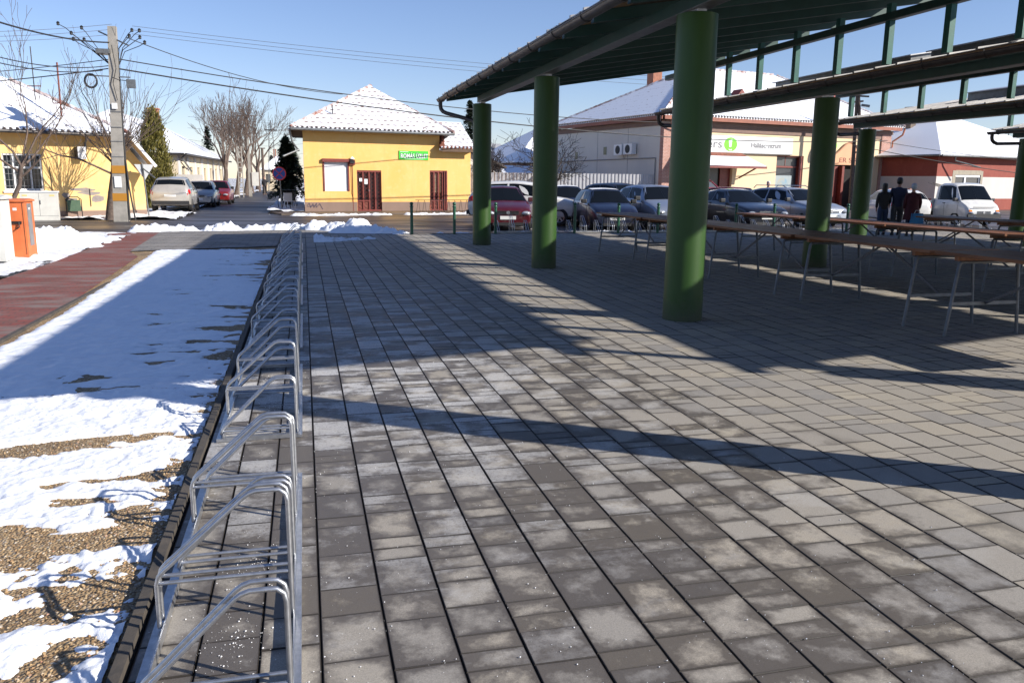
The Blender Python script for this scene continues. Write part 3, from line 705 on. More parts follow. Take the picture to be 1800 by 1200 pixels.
tabs = [(7.07, 15.55, 'table at the far left end of the nearest table row, beside the second column'), (7.08, 12.9, 'second table of the nearest row, partly behind the third column'), (7.1, 10.24, 'third table of the nearest row, right of the third column'), (7.12, 7.58, 'fourth table of the nearest row, with its pale steel legs fully in view'), (7.12, 4.9, 'nearest table at the right edge of the picture, its near legs in the sun'),
        (10.55, 15.3, 'table at the far end of the middle table row, in front of the black saloon'), (10.55, 12.66, 'second table of the middle row, right of the fourth column'), (10.55, 10.02, 'third table of the middle row, in front of the three people'), (10.55, 7.38, 'fourth table of the middle row at the right edge'),
        (14.1, 13.5, 'table at the far end of the back row, in front of the white pickup'), (14.1, 10.86, 'second table of the back row, reaching the right edge')]
for k, (x, y, lb) in enumerate(tabs):
    c = tb if k == 0 else copy_tree(tb)
    c.location = (x, y, 0.0); c.rotation_euler = (0, 0, rg.uniform(-0.006, 0.006)); c['label'] = lb
# ================================================================== BUILDINGS
def place(t, P, d):
    t.location = (P[0], P[1], 0); t.rotation_euler = (0, 0, math.atan2(d[1], d[0])); return t
def wall_panel(m, x0, x1, z0, z1, ops=(), y=0.0, dep=0.16, T=None):
    "front skin at local y with reveals going in; ops=(xa,xb,za,zb)"
    T = T or (lambda u, v, z: (u, v, z))
    xs = sorted({x0, x1} | {o[0] for o in ops} | {o[1] for o in ops}); zs = sorted({z0, z1} | {o[2] for o in ops} | {o[3] for o in ops})
    for i in range(len(xs) - 1):
        for j in range(len(zs) - 1):
            cx, cz = (xs[i] + xs[i + 1]) / 2, (zs[j] + zs[j + 1]) / 2
            if any(o[0] < cx < o[1] and o[2] < cz < o[3] for o in ops): continue
            m.quad(T(xs[i], y, zs[j]), T(xs[i + 1], y, zs[j]), T(xs[i + 1], y, zs[j + 1]), T(xs[i], y, zs[j + 1]))
    for (a, b, c, d) in ops:
        for (p, q) in (((a, c), (a, d)), ((a, d), (b, d)), ((b, d), (b, c)), ((b, c), (a, c))):
            m.quad(T(p[0], y, p[1]), T(q[0], y, q[1]), T(q[0], y + dep, q[1]), T(p[0], y + dep, p[1]))
def closed_walls(m, x0, x1, y0, y1, z1, ops=(), z0=-0.1):
    wall_panel(m, x0, x1, z0, z1, ops, y0)
    m.quad((x0, y0, z0), (x0, y1, z0), (x0, y1, z1), (x0, y0, z1)); m.quad((x1, y0, z0), (x1, y1, z0), (x1, y1, z1), (x1, y0, z1)); m.quad((x0, y1, z0), (x1, y1, z0), (x1, y1, z1), (x0, y1, z1))
def slabpoly(m, pts, th):
    n = len(pts); a = [Vector(p) for p in pts]; N = (a[1] - a[0]).cross(a[2] - a[0]).normalized()
    if N.z < 0: N = -N
    b = [p + N * th for p in a]
    m.add(a + b, [tuple(range(n))[::-1], tuple(range(n, 2 * n))] + [(i, (i + 1) % n, n + (i + 1) % n, n + i) for i in range(n)])
def hip_roof(t, x0, x1, y0, y1, ze, ra, rb, mat, tile=TILE, tiles=True, gut=None, sof=None):
    "four planes from the eaves rectangle up to the ridge ra-rb"
    A, B, C, D = (x0, y0, ze), (x1, y0, ze), (x1, y1, ze), (x0, y1, ze)
    m = MB(); th = 0.02
    same = (Vector(ra) - Vector(rb)).length < 0.05
    for pl in (([A, B, rb, ra] if not same else [A, B, ra]), [B, C, rb], ([C, D, ra, rb] if not same else [C, D, ra]), [D, A, ra]): m.add(pl, [tuple(range(len(pl)))])
    for p, q in ((A, B), (B, C), (C, D), (D, A)): m.quad(p, q, (q[0], q[1], ze - 0.09), (p[0], p[1], ze - 0.09))
    r = m.build('roof', mat, t)
    m = MB(); m.quad(*[(p[0], p[1], ze - 0.092) for p in (A, B, C, D)]); m.build('soffit', sof or SOFF, t)
    if tiles:
        m = MB()                                              # tile noses along the front and left eaves
        def nose(p, q):
            d = Vector(q) - Vector(p); n = int(d.length / 0.22)
            for k in range(n):
                c = Vector(p) + d * ((k + .5) / n); out = Vector((d.y, -d.x, 0)).normalized()
                if out.dot(Vector((c.x - (x0 + x1) / 2, c.y - (y0 + y1) / 2, 0))) < 0: out = -out
                m.tube([c - out * 0.12 + Vector((0, 0, 0.02)), c + out * 0.035 - Vector((0, 0, 0.02))], 0.06, 6)
        nose(A, B); nose(D, A)
        m.build('eaves_tiles', DKTILE, r)
        m = MB()
        for p, q in ((A, ra), (B, rb), (D, ra), (ra, rb)):
            d = Vector(q) - Vector(p)
            if d.length < 0.1: continue
            n = int(d.length / 0.38); dn = d.normalized()
            for k in range(n):
                c = Vector(p) + dn * (k * 0.38)
                m.tube([c + Vector((0, 0, -0.01)), c + dn * 0.36 + Vector((0, 0, 0.05))], [0.10, 0.075], 6)
        m.build('ridge_tiles', RIDGE, r, 50) if len(m.f) else None
    if gut:
        m = MB()
        for p, q in gut_edges(gut, A, B, C, D):
            p = Vector(p); q = Vector(q); d = (q - p); out = Vector((d.y, -d.x, 0)).normalized()
            if out.dot(Vector((p.x + q.x - x0 - x1, p.y + q.y - y0 - y1, 0))) < 0: out = -out
            m.tube([p + out * 0.09 - Vector((0, 0, 0.09)), q + out * 0.09 - Vector((0, 0, 0.09))], 0.07, 8)
        m.build('gutter', GUTG if 'g' in gut else GUTD, t, 50)
    return r
def gut_edges(s, A, B, C, D): return [e for k, e in (('f', (A, B)), ('l', (D, A)), ('r', (B, C))) if k in s]
SOFF = simple('soffit_board', (0.12, 0.07, 0.045), (0.08, 0.05, 0.03), 4, 0.8)
RIDGE = simple('snowy_ridge_tile', (0.74, 0.75, 0.78), (0.22, 0.085, 0.055), 2.2, 0.75)
SOFFO = simple('pale_soffit', (0.45, 0.33, 0.18), (0.38, 0.28, 0.16), 4, 0.8)
BRICKC = simple('chimney_brick', (0.36, 0.15, 0.09), (0.25, 0.11, 0.07), 8, 0.85, bump=0.4)
def chimney(t, x, y, z0, z1, w=0.5, mat=None):
    m = MB(); m.box(x - w / 2, x + w / 2, y - w / 2, y + w / 2, z0, z1); m.box(x - w / 2 - .05, x + w / 2 + .05, y - w / 2 - .05, y + w / 2 + .05, z1 + .001, z1 + .09); return m.build('chimney', mat or BRICKC, t)

# ---- yellow shop
sh = thing('yellow_shop', 'yellow corner shop with white shutter, grilled red doors and a green sign under a snowy hipped roof', 'shop')
place(sh, S0, DS); sh['label'] = 'yellow shop with white shutter, red grille doors and green sign under pyramid roof'
m = MB()
wall_panel(m, 0, 7.0, -0.05, 3.86, [(0.97, 2.18, 1.0, 2.52), (2.6, 3.86, 0.02, 2.03), (6.45, 7.0, 0.02, 2.07)])
wall_panel(m, 7.0, 8.75, -0.05, 3.1, [(7.0, 7.42, 0.02, 2.07)])
m.quad((0, 0, -.05), (0, 8, -.05), (0, 8, 3.86), (0, 0, 3.86)); m.quad((7.0, 0, 3.1), (7.0, 8, 3.1), (7.0, 8, 3.86), (7.0, 0, 3.86)); m.quad((8.75, 0, -.05), (8.75, 8, -.05), (8.75, 8, 3.1), (8.75, 0, 3.1)); m.quad((0, 8, -.05), (8.75, 8, -.05), (8.75, 8, 3.1), (0, 8, 3.1)); m.quad((0, 8, 3.1), (7, 8, 3.1), (7, 8, 3.86), (0, 8, 3.86))
m.build('wall', YEL, sh)
m = MB(); pz = 0.47
for a, b in ((-0.02, 2.59), (3.87, 6.44), (7.43, 8.75)): m.box(a, b, -0.02, 0.0, 0.0, pz)
m.box(-0.022, -0.002, 0.001, 8, 0, pz); m.build('plinth', PLINTH, sh)
hip_roof(sh, -0.55, 7.72, -0.55, 8.3, 3.97, (3.72, 3.6, 6.48), (3.72, 4.4, 6.48), ROOF1, gut='gf', sof=SOFF)
m = MB(); m.tube([(-0.55, -0.6, 3.86), (-0.62, -0.2, 3.86), (-0.62, 4, 3.86)], 0.07, 8); m.tube([(-0.6, -0.3, 3.82), (-0.5, -0.2, 3.3), (-0.25, 0.1, 2.95), (-0.2, 0.15, 2.9)], 0.045, 8); m.tube([(-0.2, 0.1, 2.95), (-0.95, -0.35, 2.62)], 0.05, 8); m.build('downspout', GUTG, sh, 50)
# annex roof, lean-to
m = MB(); A0 = [(7.03, -0.45, 3.2), (8.95, -0.45, 3.2), (8.95, 3.8, 4.75), (7.03, 3.8, 4.75)]; slabpoly(m, A0, 0.07); m.build('annex_roof', ROOF1, sh)
m = MB(); m.quad((7.03, -0.45, 3.198), (8.95, -0.45, 3.198), (8.95, 0.1, 3.12), (7.03, 0.1, 3.12)); m.box(7.03, 8.95, -0.47, -0.45, 3.02, 3.2); m.build('soffit', SOFF, sh)
m = MB()
for k in range(8): m.tube([(7.15 + k * 0.22, -0.3, 3.29), (7.15 + k * 0.22, -0.5, 3.22)], 0.06, 6)
for k in range(5): m.tube([(7.1 + k * .1, -0.4 + k * 0.7, 3.3 + k * .26), (7.14 + k * .1, 0.2 + k * .7, 3.54 + k * .26)], 0.16, 6)
m.build('eaves_tiles', TILE, sh)
# shutter window
m = MB(); m.box(0.97, 2.18, 0.05, 0.07, 1.0, 2.40)
for k in range(20): m.box(0.97, 2.18, 0.043, 0.05, 1.0 + k * 0.07, 1.062 + k * 0.07)
m.build('roller_shutter', SHUT, sh)
m = MB(); m.box(0.90, 2.25, -0.14, 0.042, 2.40, 2.56); m.box(0.92, 0.99, -0.03, 0.042, 1.0, 2.40); m.box(2.15, 2.22, -0.03, 0.042, 1.0, 2.40); m.build('shutter_box', DKRED, sh)
def grille_door(x0, x1, z1, split, name='door'):
    m = MB(); m.box(x0 + .01, x1 - .01, 0.13, 0.15, 0.03, z1 - .01); d = m.build(name, DARKIN, sh)
    m = MB(); n = 4; w_ = (x1 - x0) / n
    for k in range(n + 1): xx = x0 + k * w_; m.box(max(x0, xx - 0.035), min(x1, xx + 0.035), 0.02, 0.07, 0.03, z1 - .01)
    m.box(x0, x1, 0.015, 0.075, z1 - 0.09, z1 - .005); m.box(x0, x1, 0.015, 0.075, 0.02, 0.09); m.box(x0, x0 + w_ * split, 0.018, 0.072, 0.5, 0.56)
    m.build('door_frame', DKRED, d)
    m = MB()
    for k in range(n):
        a, b = x0 + k * w_ + 0.04, x0 + (k + 1) * w_ - 0.04; z = 0.1
        while z < z1 - 0.15:
            m.tube([(a, 0.035, z), (b, 0.035, z + 0.18)], 0.008, 4); m.tube([(b, 0.045, z), (a, 0.045, z + 0.18)], 0.008, 4); z += 0.19
    m.build('grille', DKRED, d)
    m = MB(); m.box(x0 + .04, x0 + w_ * split - .03, 0.074, 0.09, 0.09, 0.5); m.build('kick_panel', RUSTR, d)
    return d
DARKIN = simple('dark_interior', (0.012, 0.010, 0.010), None, 5, 0.35)
d = grille_door(2.6, 3.86, 2.03, 2)
m = MB(); m.tube([(3.2, 0.0, 1.0), (3.2, 0.0, 1.09)], 0.02, 8); m.build('handle', CHROME, d)
m = MB(); m.box(2.98, 3.14, 0.01, 0.014, 1.35, 1.6); m.box(2.72, 2.86, 0.01, 0.014, 1.48, 1.64); m.build('notice', SIGNW, d)
d = grille_door(6.45, 7.42, 2.07, 4)
m = MB(); m.box(6.6, 7.1, 0.1, 0.12, 0.95, 1.9); m.build('curtain', simple('patterned_curtain', (0.32, 0.26, 0.16), (0.09, 0.08, 0.06), 14, 0.7), d)
m = MB(); m.box(7.25, 7.30, -0.04, 0.0, 0.05, 2.05); m.box(7.36, 7.42, -0.04, 0.0, 0.05, 2.05); m.build('door_frame', DKRED, d)
m = MB(); m.box(4.8, 6.38, -0.035, 0.0, 2.58, 3.03); sg = m.build('sign', SIGNG, sh)
text('lettering', 'ROMÁS ÜZLET', 0.30, NAVY, sg, (4.87, -0.037, 2.68), width=1.46, bold=0.012)
text('lettering', 'ROMÁS ÜZLET', 0.30, SIGNW, sg, (4.885, -0.0365, 2.675), width=1.46, bold=0.003, depth=0.0055)
m = MB(); m.box(4.86, 5.3, -0.037, -0.035, 2.965, 2.985); m.box(5.1, 6.1, -0.037, -0.035, 2.615, 2.63); m.build('small_print', SIGNW, sg)
# alarm lamp and cable
m = MB(); m.box(2.24, 2.52, -0.13, -0.001, 2.28, 2.52); al = m.build('meter_box', DKRED, sh)
m = MB(); m.lathe([(0.07, 0), (0.13, 0.03), (0.08, 0.09), (0.015, 0.15)], (2.38, -0.12, 2.53), 10); m.build('lamp_shade', SIGNW, al, 50)
m = MB(); m.box(2.27, 2.49, -0.2, -0.132, 2.36, 2.5); m.build('siren', BLACK, al)
m = MB(); m.tube([(2.38, -0.015, 2.28), (2.38, -0.015, 0.02)], 0.016, 6); m.tube([(2.30, -0.01, 2.28), (2.31, -0.01, 0.9), (2.37, -0.012, 0.7)], 0.007, 5); m.build('cable_pipe', DKRED, sh)
m = MB()                                              # scrawl on the plinth
for k, (a, b, c, d2) in enumerate(((0.08, .28, .2, .42), (.2, .42, .26, .2), (.26, .2, .38, .4), (.38, .4, .42, .2), (.42, .2, .55, .42), (.55, .42, .52, .2), (.52, .2, .72, .4), (.7, .4, .85, .12), (.1, .25, .5, .31))):
    m.tube([(a, -0.024, b), (c, -0.024, d2)], 0.012, 4)
m.build('graffiti', NAVY, sh)
m = MB(); m.tube([(1.5, 0.7, 4.4), (1.5, 0.7, 5.15)], 0.03, 6); m.tube([(1.5, .7, 5.1), (1.42, .7, 5.0), (1.42, .7, 4.7)], 0.012, 5); m.build('roof_bracket', GUTD, sh)

def shear(o, k):
    for c in kids(o):
        if c.type == 'MESH': c.data.transform(Matrix(((1, k, 0, 0), (0, 1, 0, 0), (0, 0, 1, 0), (0, 0, 0, 1))))
        shear(c, k)
shear(sh, 0.213)
# railing with slanted bars in front of the shop
rl = thing('railing', 'low railing of slanted thin bars on the pavement before the right shop door', 'railing'); place(rl, front(4.85, -2.25), DS)
m = MB(); m.tube([(0, 0, 0.62), (3.6, 0, 0.62)], 0.014, 6); m.tube([(0, 0, 0.06), (3.6, 0, 0.06)], 0.012, 6); m.build('rail', BLACK, rl)
m = MB(); x = 0.05
while x < 3.5:
    m.tube([(x, 0, 0.0), (x + 0.10, 0, 0.62)], 0.009, 5); m.tube([(x + 0.2, 0, 0.0), (x + 0.12, 0, 0.62)], 0.009, 5); x += 0.32
m.build('bars', BLACK, rl)

# ---- ochre house on the left
L0 = gnd(117, 381); DL = (0.857, 0.515)
oh = thing('ochre_house', 'peeling ochre house at the far left with a barred white window', 'house'); place(oh, L0, DL)
m = MB(); W1 = (-2.05, -0.70, 1.03, 2.42)
wall_panel(m, -9, 2.45, -0.1, 3.22, [W1, (-6.5, -4.6, 1.03, 2.42)], dep=0.14)
m.add([(2.45, 0, -.1), (3.16, 0, -.1), (3.16, 0, 2.06), (2.45, 0, 2.95)], [(0, 1, 2, 3)])
m.quad((3.16, 0, -.1), (3.16, 7, -.1), (3.16, 7, 2.06), (3.16, 0, 2.06)); m.quad((-9, 7, -.1), (3.16, 7, -.1), (3.16, 7, 2.06), (-9, 7, 2.06)); m.quad((-9, 0, -.1), (-9, 7, -.1), (-9, 7, 3.2), (-9, 0, 3.2)); m.quad((2.45, 0, 2.9), (2.45, 7, 2.9), (2.45, 7, 3.2), (2.45, 0, 3.2))
m.build('wall', OCH, oh)
m = MB(); m.box(-9, 3.17, -0.03, 0.0, -0.05, 0.22); m.build('plinth', PLINTH, oh)
hip_roof(oh, -9.4, 2.5, -0.62, 7.4, 3.30, (-6.0, 3.3, 5.55), (-0.95, 3.3, 5.55), ROOF2, gut='f', sof=SOFFO)
m = MB(); slabpoly(m, [(2.42, -0.6, 3.24), (3.42, -0.6, 2.02), (3.42, 7, 2.02), (2.42, 7, 3.24)], 0.07); m.build('side_roof', ROOF2, oh)
m = MB(); m.add([(2.40, -0.59, 3.22), (3.40, -0.59, 2.0), (3.40, -0.1, 2.0), (2.4, -0.1, 3.22)], [(0, 1, 2, 3)]); m.build('side_soffit', SOFFO, oh)
m = MB(); m.bar((2.42, -0.63, 3.27), (3.44, -0.63, 2.02), 0.03, 0.12); m.build('barge_board', SIGNW, oh)
m = MB(); m.box(W1[0], W1[1], 0.12, 0.13, W1[2], W1[3]); wn = m.build('window', GLASS, oh)
m = MB()
for x in (-2.05, -1.70, -1.13, -0.755): m.box(x, x + 0.06, 0.05, 0.118, 1.03, 2.42)
for z in (1.03, 1.86, 2.36): m.box(-2.05, -0.70, 0.045, 0.117, z, z + 0.07)
m.build('frame', SIGNW, wn)
m = MB()
for k in range(11): m.tube([(-2.0 + k * 0.125, 0.02, 1.03), (-2.0 + k * 0.125, 0.02, 2.42)], 0.007, 4)
for k in range(6): m.tube([(-2.05, 0.02, 1.2 + k * 0.23), (-0.7, 0.02, 1.2 + k * 0.23)], 0.007, 4)
m.build('grille', GREYP, wn)
m = MB(); m.box(-2.12, -0.62, -0.07, 0.03, 0.95, 1.025); m.build('sill', SIGNW, wn)
m = MB(); m.box(-6.5, -4.6, 0.12, 0.13, 1.03, 2.42); m.build('window', GLASS, oh)
m = MB(); m.box(0.50, 0.80, -0.30, -0.001, 2.28, 2.72); m.build('box_back', BLACK, oh)
m = MB(); m.box(0.53, 0.83, -0.34, -0.302, 2.26, 2.74); lb = m.build('lightbox_sign', SIGNW, oh)
m = MB()
rg = random.Random(8)
for k in range(9): m.box(0.56 + rg.uniform(0, .06), 0.70 + rg.uniform(0, .1), -0.343, -0.341, 2.31 + k * 0.045, 2.33 + k * 0.045)
m.build('small_print', GREYI, lb)
m = MB(); m.tube([(0.95, -0.12, 3.2), (0.95, -0.12, 3.0), (0.92, -0.05, 2.9), (0.92, -0.05, 2.55)], 0.045, 8); m.build('downspout', GUTG, oh)
m = MB(); m.tube([(-0.45, -0.03, 1.95), (-0.42, -0.03, 0.95)], 0.012, 5); m.tube([(0.95, -0.03, 1.1), (0.95, -0.03, 0.4)], 0.014, 5); m.build('cable_pipe', GUTD, oh)
m = MB()
for (x, z, w_, h) in ((0.2, 1.0, 1.0, .12), (0.5, .85, .9, .14), (0.0, .55, .5, .2), (1.0, .55, .5, .3), (1.6, .8, .2, .3), (-.1, .75, .3, .2)):
    pts = [(x + w_ * (.5 + .5 * math.cos(a)) + rg.uniform(-.05, .05), -0.004, z + h * (.5 + .5 * math.sin(a)) + rg.uniform(-.03, .03)) for a in [k * PI / 5 for k in range(10)]]
    m.add(pts, [tuple(range(10))])
m.build('bare_plaster_patch', simple('bare_render', (0.27, 0.23, 0.20), (0.2, 0.17, 0.16), 5, 0.9), oh)
# roof aerials
for (px, py, tx, ty, k) in ((60, 152, 53, 82, 0), (106, 182, 100, 110, 1)):
    b = atd(px, py, 38.5 - k); e = atd(tx, ty, 38.5 - k)
    a = thing('roof_mast', ['thin dark aerial mast on the ridge of the ochre house', 'rusty short mast on the snowy slope of the ochre house'][k], 'mast', (b.x, b.y, b.z - 0.5))
    m = MB(); m.tube([(0, 0, 0), (e.x - b.x, e.y - b.y, e.z - b.z + 0.5)], 0.022 + k * .015, 6); m.build('pole', (GUTD, RUSTR)[k], a)
    m = MB(); m.tube([(-0.25, 0, 0.5), (0.25, 0, 0.52)], 0.02, 6); m.build('foot_bracket', RUSTR, a)

# ---- large corner building
BP = (20.6858, 45.7888)
bb = thing('corner_building', 'large cream building with brick corner piers, white sign board and snowy hipped roof', 'building'); place(bb, BP, DS)
bb['label'] = 'large cream building with brick corner piers and long white sign board'
ops = [(8.99, 11.3, 0.97, 3.36), (14.02, 16.6, 0.05, 2.85), (1.35, 5.4, 0.05, 2.6)]
m = MB(); wall_panel(m, 0.9, 18.3, -0.1, 4.62, ops, dep=0.35); m.build('front_wall', CREAM, bb)
m = MB(); m.quad((0.0, 0.02, -.1), (0.0, 13, -.1), (0.0, 13, 4.9), (0.0, 0.02, 4.9))
m.build('side_wall', PANEL, bb)
m = MB(); m.quad((19.2, 0, -.1), (19.2, 13, -.1), (19.2, 13, 5.3), (19.2, 0, 5.3)); m.quad((0, 13, -.1), (19.2, 13, -.1), (19.2, 13, 5.3), (0, 13, 5.3)); m.build('rear_wall', CREAM, bb)
for a, b in ((0.0, 0.9), (18.3, 19.2)):
    m = MB(); m.box(a - (0.02 if a < 1 else 0), b, -0.10, 0.25, -0.1, 4.95); m.build('brick_pier', RBRICK, bb)
m = MB(); m.box(0.91, 18.29, -0.06, 0.1, 4.63, 4.95); m.box(-0.06, 19.3, -0.14, 0.12, 4.951, 5.2); m.box(-0.10, -0.001, 0.15, 13, 4.901, 5.22); m.build('cornice', simple('brown_cornice', (0.22, 0.14, 0.11), (0.18, 0.12, 0.1), 3, 0.8), bb)
hip_roof(bb, -0.45, 19.9, -0.55, 13.3, 5.52, (6.9, 6.3, 9.25), (14.3, 6.3, 9.25), ROOF2, sof=simple('rust_soffit', (0.30, 0.10, 0.06), (0.24, 0.09, 0.06), 3, 0.7))
m = MB(); m.box(-0.35, 19.6, -0.60, -0.52, 5.2, 5.42); m.box(-0.5, -0.42, -0.5, 13.2, 5.2, 5.42); m.build('fascia', simple('rust_fascia', (0.28, 0.085, 0.045), (0.2, 0.06, 0.035), 3, 0.6), bb)
chimney(bb, 5.8, 9.2, 7.0, 9.6, 0.75)
for (x, z, s) in ((7.4, 7.1, .0), (16.0, 7.3, 0)):            # little roof vents
    yy = -0.55 + (z - 5.52) / 3.73 * 6.85; m = MB(); m.prism([(x - .35, z), (x + .35, z), (x, z + .42)], 'y', yy - 0.55, yy + 0.3); m.build('roof_vent', DKRED, bb)
m = MB(); m.box(1.0, 10.1, -0.16, -0.01, 3.44, 4.44); sg = m.build('sign_board', SIGNW, bb)
m = MB(); m.box(0.97, 10.13, -0.17, -0.005, 3.39, 3.435); m.box(0.97, 10.13, -0.17, -0.005, 4.445, 4.47); m.build('sign_frame', GREYP, sg)
text('lettering', 'ers', 0.70, GREYI, sg, (3.15, -0.163, 3.70), width=1.15, bold=0.008)
text('lettering', 'Hallascentrum'.replace('las', 'lás'), 0.42, GREYI, sg, (6.62, -0.163, 3.78), width=2.5, bold=0.012)
m = MB(); m.add([(5.0 + .52 * math.cos(a), -0.165, 3.92 + .42 * math.sin(a)) for a in [k * PI / 18 for k in range(36)]], [tuple(range(36))]); lg = m.build('logo_disc', LOGOG, sg)
m = MB(); m.add([(4.83, -0.169, 4.2), (5.12, -0.169, 4.24), (5.05, -0.169, 3.76), (4.9, -0.169, 3.76)], [(0, 1, 2, 3)]); m.add([(4.84, -0.169, 3.68), (4.92, -0.169, 3.62), (5.06, -0.169, 3.62), (5.12, -0.169, 3.68), (5.1, -0.169, 3.56), (4.9, -0.169, 3.56)], [(0, 1, 2, 3, 4, 5)]); m.build('logo_mark', SIGNW, lg)
# canopy over the first entrance
m = MB(); slabpoly(m, [(0.8, -1.3, 2.55), (6.9, -1.3, 2.55), (5.9, -0.18, 3.32), (0.8, -0.18, 3.32)], 0.08); dc = m.build('door_canopy', SNOW, bb)
m = MB(); m.box(0.8, 6.95, -1.36, -1.30, 2.47, 2.60); m.bar((6.9, -1.3, 2.52), (5.92, -0.1, 3.3), 0.06, 0.1); m.bar((5.9, -0.05, 1.9), (6.3, -1.1, 2.5), 0.08, 0.08); m.build('canopy_frame', DKRED, dc)
m = MB(); slabpoly(m, [(0.8, -0.45, 3.14), (6.05, -0.45, 3.14), (5.85, -0.17, 3.34), (0.8, -0.17, 3.34)], 0.1); m.build('bare_tiles', TILE, dc)
m = MB(); m.box(1.35, 5.4, 0.3, 0.33, 0.05, 2.6); d = m.build('entrance', DARKIN, bb)
for a, b in ((4.6, 5.4), (1.35, 2.0)):
    m = MB(); m.box(a, b, 0.2, 0.28, 0.05, 2.58); m.build('door_leaf', DKRED, d)
# shop window
m = MB(); m.box(8.99, 11.3, 0.30, 0.33, 0.97, 3.36); wn = m.build('shop_window', simple('dark_window_panel', (0.045, 0.05, 0.055), None, 5, 0.25), bb)
m = MB(); m.box(9.0, 10.9, 0.27, 0.295, 2.72, 3.28); m.build('upper_pane', CURT, wn)
m = MB(); m.box(9.0, 11.0, 0.22, 0.268, 2.60, 2.71); m.box(11.0, 11.28, 0.05, 0.29, 0.98, 3.35); m.box(9.0, 11.28, 0.1, 0.2, 3.27, 3.35); m.box(9.95, 9.99, 0.25, 0.268, 2.72, 3.27); m.build('frame', DKRED, wn)
m = MB(); m.box(9.02, 10.6, 0.24, 0.292, 0.98, 2.1); ps = m.build('poster', simple('poster_grey', (0.30, 0.35, 0.36), None, 5, 0.4), wn)
m = MB(); m.add([(9.85 + .45 * math.cos(a), 0.236, 1.52 + .45 * math.sin(a)) for a in [k * PI / 14 for k in range(28)]], [tuple(range(28))])
m.build('round_picture', simple('picture', (0.45, 0.36, 0.2), (0.16, 0.3, 0.42), 1.4, 0.4), ps)
# projecting round sign
m = MB(); m.tube([(12.2, -0.02, 4.03), (12.55, -0.5, 4.03)], 0.02, 6); br = m.build('sign_bracket', GUTD, bb)
m = MB(); m.tube([(12.72, -0.75, 4.03), (12.80, -0.73, 4.03)], 0.46, 28); m.build('round_sign', LOGOG, br)
# portal
m = MB(); n = 24; pts = []
for k in range(n + 1):
    u = k / n; x = 13.2 + u * 4.2; zz = 3.15 + 1.05 * math.exp(-((u - .5) / .26) ** 2) + 0.12; pts.append((x, zz))
m.prism([(13.2, 2.86)] + pts + [(17.4, 2.86)], 'y', -0.12, -0.001); ar = m.build('portal_gable', ORP, bb)
m = MB(); m.tube([(x, -0.14, z + 0.03) for x, z in pts], 0.05, 6); m.build('arch_moulding', simple('brown_mould', (0.42, 0.22, 0.14), None, 3, 0.8), ar)
text('lettering', 'ER S', 0.44, DKRED, ar, (14.35, -0.125, 3.02), width=1.15); text('lettering', 'RO', 0.44, DKRED, ar, (15.75, -0.125, 3.02), width=0.6)
for a, b in ((13.2, 14.0), (16.62, 17.4)):
    m = MB(); m.box(a, b, -0.12, -0.001, -0.1, 2.855); m.build('portal_pier', simple('portal_red', (0.30, 0.10, 0.065), (0.24, 0.085, 0.05), 3, 0.7) if a < 14 else bpy.data.materials['portal_red'], bb)
m = MB(); m.box(14.02, 16.6, 0.25, 0.3, 0.05, 2.85); d = m.build('portal_door', DARKIN, bb)
for a, b, c, e in ((14.02, 14.5, 0.02, 0.2), (14.55, 14.75, -0.3, 0.1), (16.3, 16.6, 0.02, 0.2)):
    m = MB(); m.box(a, b, c, e, 0.05, 2.78); m.build('door_leaf', DKRED, d)
# side wall details
for k, (y, z) in enumerate(((4.15, 3.58), (3.05, 3.60))):
    m = MB(); m.box(-0.42, -0.08, y - 0.45, y + 0.45, z - 0.32, z + 0.32); ac = m.build('air_conditioner', SIGNW, bb)
    m = MB(); m.tube([(-0.425, y, z), (-0.435, y, z)], 0.26, 20); m.build('fan_grille', BLACK, ac)
m = MB(); m.box(-0.02, 0.0, 6.1, 6.45, 3.33, 3.83); m.box(-0.02, 0.0, 9.8, 10.1, 3.1, 3.6); m.build('side_window', simple('side_pane', (0.10, 0.11, 0.05), None, 3, 0.3), bb)
m = MB(); m.tube([(-0.06, 12.5, 2.98), (-0.06, 0.6, 3.02), (-0.06, 0.55, 0.5)], 0.035, 6); m.tube([(-.06, 3.9, 3.0), (-.12, 3.9, 3.25)], .02, 5); m.build('gas_pipe', GREYP, bb)
m = MB()
for y in (3.6, 7.2, 10.8): m.box(-0.008, -0.001, y, y + 0.03, 0, 4.9)
m.build('panel_joint', GREYP, bb)
m = MB(); m.tube([(0.2, -0.6, 5.35), (0.25, -0.45, 5.0), (0.6, -0.14, 4.6), (0.62, -0.14, 3.4), (0.85, -0.14, 3.05), (0.85, -0.14, 0.1)], 0.05, 8); m.build('downspout', simple('copper_pipe', (0.45, 0.17, 0.09), None, 3, 0.4, 0.4), bb)
m = MB(); m.tube([(19.9, -0.55, 5.35), (19.8, -0.5, 4.95), (19.3, -0.15, 4.5), (19.25, -0.15, 2.9), (19.9, -0.4, 2.2), (20.5, -.6, 1.6)], 0.06, 8); m.build('downspout', bpy.data.materials['copper_pipe'], bb)

